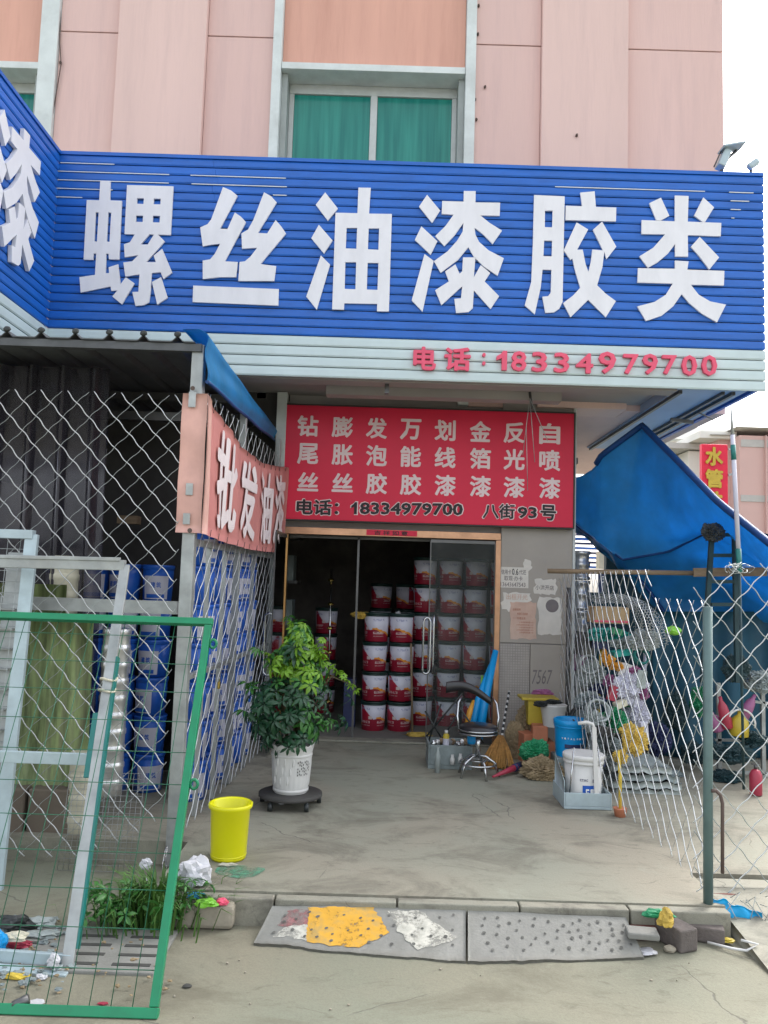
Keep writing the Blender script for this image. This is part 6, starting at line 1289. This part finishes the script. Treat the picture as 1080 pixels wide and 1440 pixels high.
for k, (x, y, r, mt_, lb_) in enumerate(((1030, 1060, (.16, .1, .07), 'dark_teal', 'dark green heap on the lower rack shelf'), (1020, 1095, (.12, .1, .06), 'dark_teal', 'dark heap on the floor under the rack'), (1068, 960, (.12, .1, .08), 'grey_bag', 'grey bundle on the upper right of the rack'), (1035, 940, (.10, .08, .10), 'dark_teal', 'dark teal bundle above the toys'), (1060, 1040, (.10, .08, .06), 'dark_teal', 'dark bundle right of the yellow jug'))): lump(x, y, 6.5+.04*(k % 3), r, mt_, lb_, 100+k, 'bundle', 'bundle', .4, 5)
fe = thing('fire_extinguisher', 'small red fire extinguisher on the ground behind the right fence', 'fire extinguisher', P(1062, 1120, Z=0)); c = P(1063, 1118, Z=0)
m = MB(); m.lathe([(.04, 0), (.045, .01), (.045, .15), (.03, .18), (.012, .19)], c, 18); part('body', m, 'red_thing', fe); m = MB(); m.lathe([(.012, .191), (.014, .22)], c, 10); m.bar(c+Vector((-.03, 0, .225)), c+Vector((.03, 0, .235)), .012, .012); part('valve', m, 'dark_steel', fe)
m = MB(); m.grid(lambda u, v: (2.55+2.8*u, 7.7+2.1*v, 2.15+.06*math.sin(u*9+v*4)-.1*u), 20, 8, thick=(0, 0, .004)); part('roof_sheet', m, 'tarp_shaded', tpn)  # unseen sheet added overhead to keep the stall dark
m = MB(); m.grid(lambda u, v: (5.2+.04*math.sin(v*20), 6.6+3.2*v, .1+2.0*u), 8, 20, thick=(.004, 0, 0)); part('side_shade_sheet', m, 'tarp_shaded', tpn)  # unseen sheet added to block light from the right
m = MB(); m.box(2.75, 9, 9.8, 9.9, 0, 2.1); m.box(1.84, 2.749, 9.8, 9.9, 0, 1.45); solo('shade_wall', m, 'tarp_shaded', 'added dark blue sheeting that shades the space behind the heap', 'sheeting')  # wall added to darken the gap behind the goods
# ================================================================ inside the shop
pf = thing('faucet_pole', 'dark pole with brass faucets inside the doorway', 'display pole', P(463, 1000, Y=8.6)); a, b = P(466, 800, Y=8.6), P(461, 1000, Y=8.6)
m = MB(); m.tube([a, b], .012, 6); part('pole', m, 'steel', pf)
for k in range(6):
    c = L3(a, b, .08+k*.17); m = MB(); m.blob(c, (.035, .03, .02), .2, k, 2); m.tube([c, c+Vector((0, -.04, .02)), c+Vector((0, -.07, -.01))], .008, 5); part('faucet', m, 'brass', pf)
for k in range(4):
    z = .45+.5*k; m = MB(); m.box(-1.85, -.95, 9.0, 9.4, z, z+.03); shf = solo('shelf', m, 'dark_steel', 'dark steel shelf on the left wall of the shop, %s from the floor' % ('first', 'second', 'third', 'fourth')[k], 'shelf', 'shelves in the shop')
random.seed(8)
for k in range(4):
    for j in range(4):
        z = .482+.5*k; m = MB(); x = -1.8+.21*j; m.box(x, x+.17, 9.02, 9.3, z, z+random.uniform(.14, .3)); solo('shelf_box', m, random.choice(('dark_steel', 'cardboard', 'navy', 'grey_bag')), 'dim box on the %s shop shelf, %s from the left' % (('lowest', 'second', 'third', 'top')[k], ('first', 'second', 'third', 'fourth')[j]), 'box', 'boxes on the shop shelves')
lump(508, 865, 8.2, (.10, .07, .035), 'mesh_sack', 'yellow coil lying on the left bucket stack in the doorway', 130, 'coil', 'coil')
lump(560, 864, 8.25, (.03, .03, .03), 'white_bag', 'small white rag on the right bucket stack in the doorway', 131, 'rag', 'rag')
m = MB(); a, b = P(578, 905, Y=8.05), P(580, 1035, Y=8.0); m.tube([a, b], .012, 6); mp_ = solo('mop', m, 'wood', 'mop with a wooden stick standing upside right in the doorway', 'mop')
m = MB(); m.blob(P(588, 1036, Y=7.95), (.14, .07, .045), .35, 55, 3, floor=.013); part('mop_head', m, 'mesh_sack', mp_)
m = MB(); a, b = P(484, 955, Y=8.3), P(498, 1040, Y=8.3); m.box(a.x, b.x, 8.3, 8.5, .013, a.z); nvx = solo('blue_carton', m, 'navy', 'tall narrow blue carton beside the left bucket stack', 'carton', bevel=.004)

# more of the heap: boxes, coils and rolls between the bags
def tilted(x, y, Y_, sx, sy, sz, rz, rx, mat, label, name, cat):
    c = P(x, y, Y=Y_); Rm = Matrix.Rotation(rz, 3, 'Z') @ Matrix.Rotation(rx, 3, 'Y'); m = MB(); m.box(-sx/2, sx/2, -sy/2, sy/2, -sz/2, sz/2); m.v = [Rm @ v+c for v in m.v]
    return solo(name, m, mat, label, cat, bevel=.004)
def coil(x, y, Y_, R_, r, n, mat, label, tx=.5, name='hose_coil', cat='coil'):
    c = P(x, y, Y=Y_); m = MB(); T_ = Matrix.Rotation(tx, 3, 'X'); pts = []
    for k in range(n*18):
        a = 2*PI*k/18; rr = R_*(1+.06*math.sin(k*.37)); pts.append(c+T_ @ Vector((math.cos(a)*rr, math.sin(a)*rr, r*1.7*k/18+.01*math.sin(k*.9))))
    m.tube(pts, r, 6); return solo(name, m, mat, label, cat)
coil(838, 1002, 6.35, .085, .010, 5, 'clear_bag', 'pale rope coil at the left of the heap under the grey bundle', 1.2)
coil(815, 1010, 6.75, .08, .012, 4, 'dark_plastic', 'black hose coil beside the light blue bucket', 1.3)
coil(826, 935, 6.85, .075, .008, 5, 'wire_dull_shade', 'grey wire coil hanging next to the pillar edge', 1.4)
coil(900, 925, 6.6, .06, .009, 4, 'teal_paint', 'teal cord coil below the chicken wire', 1.2)
coil(862, 1048, 6.1, .07, .010, 4, 'dark_plastic', 'dark cable coil in front of the dark grey bag', 1.2)
for x, y, Y_, sx, sy, sz, rz, rx, mt_, lb_ in (
 (822, 905, 7.0, .13, .12, .20, .3, .1, 'dark_steel', 'dark upright box next to the pillar edge high in the heap'),
 (845, 905, 6.95, .15, .12, .09, -.2, .1, 'navy', 'dark blue flat box under the teal packets'),
 (873, 918, 6.7, .16, .1, .05, .2, -.15, 'teal_bag', 'teal flat packet above the orange gloves'),
 (880, 943, 6.6, .09, .07, .11, .5, .3, 'white_print', 'white carton tilted right of the orange gloves'),
 (840, 985, 6.55, .14, .08, .06, -.3, .2, 'navy', 'blue packet tilted under the grey clear bag'),
 (862, 975, 6.45, .07, .05, .12, .1, .3, 'red_thing', 'dark red printed packet standing in the heap'),
 (872, 990, 6.4, .10, .06, .05, .4, -.3, 'cream', 'cream packet above the dark green bag'),
 (902, 955, 6.4, .07, .05, .14, -.2, .1, 'clear_bag', 'pale tall packet at the right side of the heap'),
 (850, 1028, 6.2, .10, .08, .07, .3, .2, 'dark_steel', 'dark toolbox low in the heap'),
 (905, 1030, 6.2, .06, .05, .16, .2, -.1, 'white_label', 'lilac tall packet beside the golden net sack'),
 (838, 1070, 6.0, .12, .08, .06, .1, .1, 'navy', 'navy carton on the floor right of the white bucket'),
 (868, 888, 6.75, .10, .06, .05, -.4, .2, 'green_bag', 'green packet just under the cardboard carton')):
    tilted(x, y, Y_, sx, sy, sz, rz, rx, mt_, lb_, 'packet', 'packet')
for k, (x, y0, y1, Y_, r, mt_, lb_) in enumerate(((812, 870, 1060, 7.2, .02, 'galvanised', 'grey pipe standing upright by the pillar edge'), (826, 880, 1050, 7.15, .014, 'dark_steel', 'thin dark rod standing right of the upright grey pipe'), (905, 905, 1030, 6.8, .016, 'white_label', 'pale plastic pipe standing at the right side of the heap'), (842, 905, 1040, 7.0, .012, 'straw_yellow', 'yellowish bamboo stick standing in the heap'))):
    m = MB(); m.tube([P(x+3, y0, Y=Y_), P(x-2, y1, Y=Y_-.1)], r, 8); solo('upright_pipe', m, mt_, lb_, 'pipe')

for k, (x, y, Y_, r, mt_, lb_) in enumerate(((940, 1088, 6.7, (.13, .1, .03), 'grey_bag', 'flat grey green cloth on the ground left of the pipe post'), (975, 1060, 6.9, (.10, .1, .09), 'dark_teal', 'dark bundle on the ground behind the pipe post'), (925, 1040, 7.0, (.10, .1, .14), 'navy', 'dark navy sack against the hanging sheet'), (950, 1000, 7.1, (.10, .08, .16), 'dark_teal', 'tall dark sack against the hanging sheet'), (985, 985, 7.1, (.08, .08, .12), 'green_bag', 'dark green bag just behind the pipe post'))):
    lump(x, y, Y_, r, mt_, lb_, 150+k, 'sack', 'sack', .35, 5)
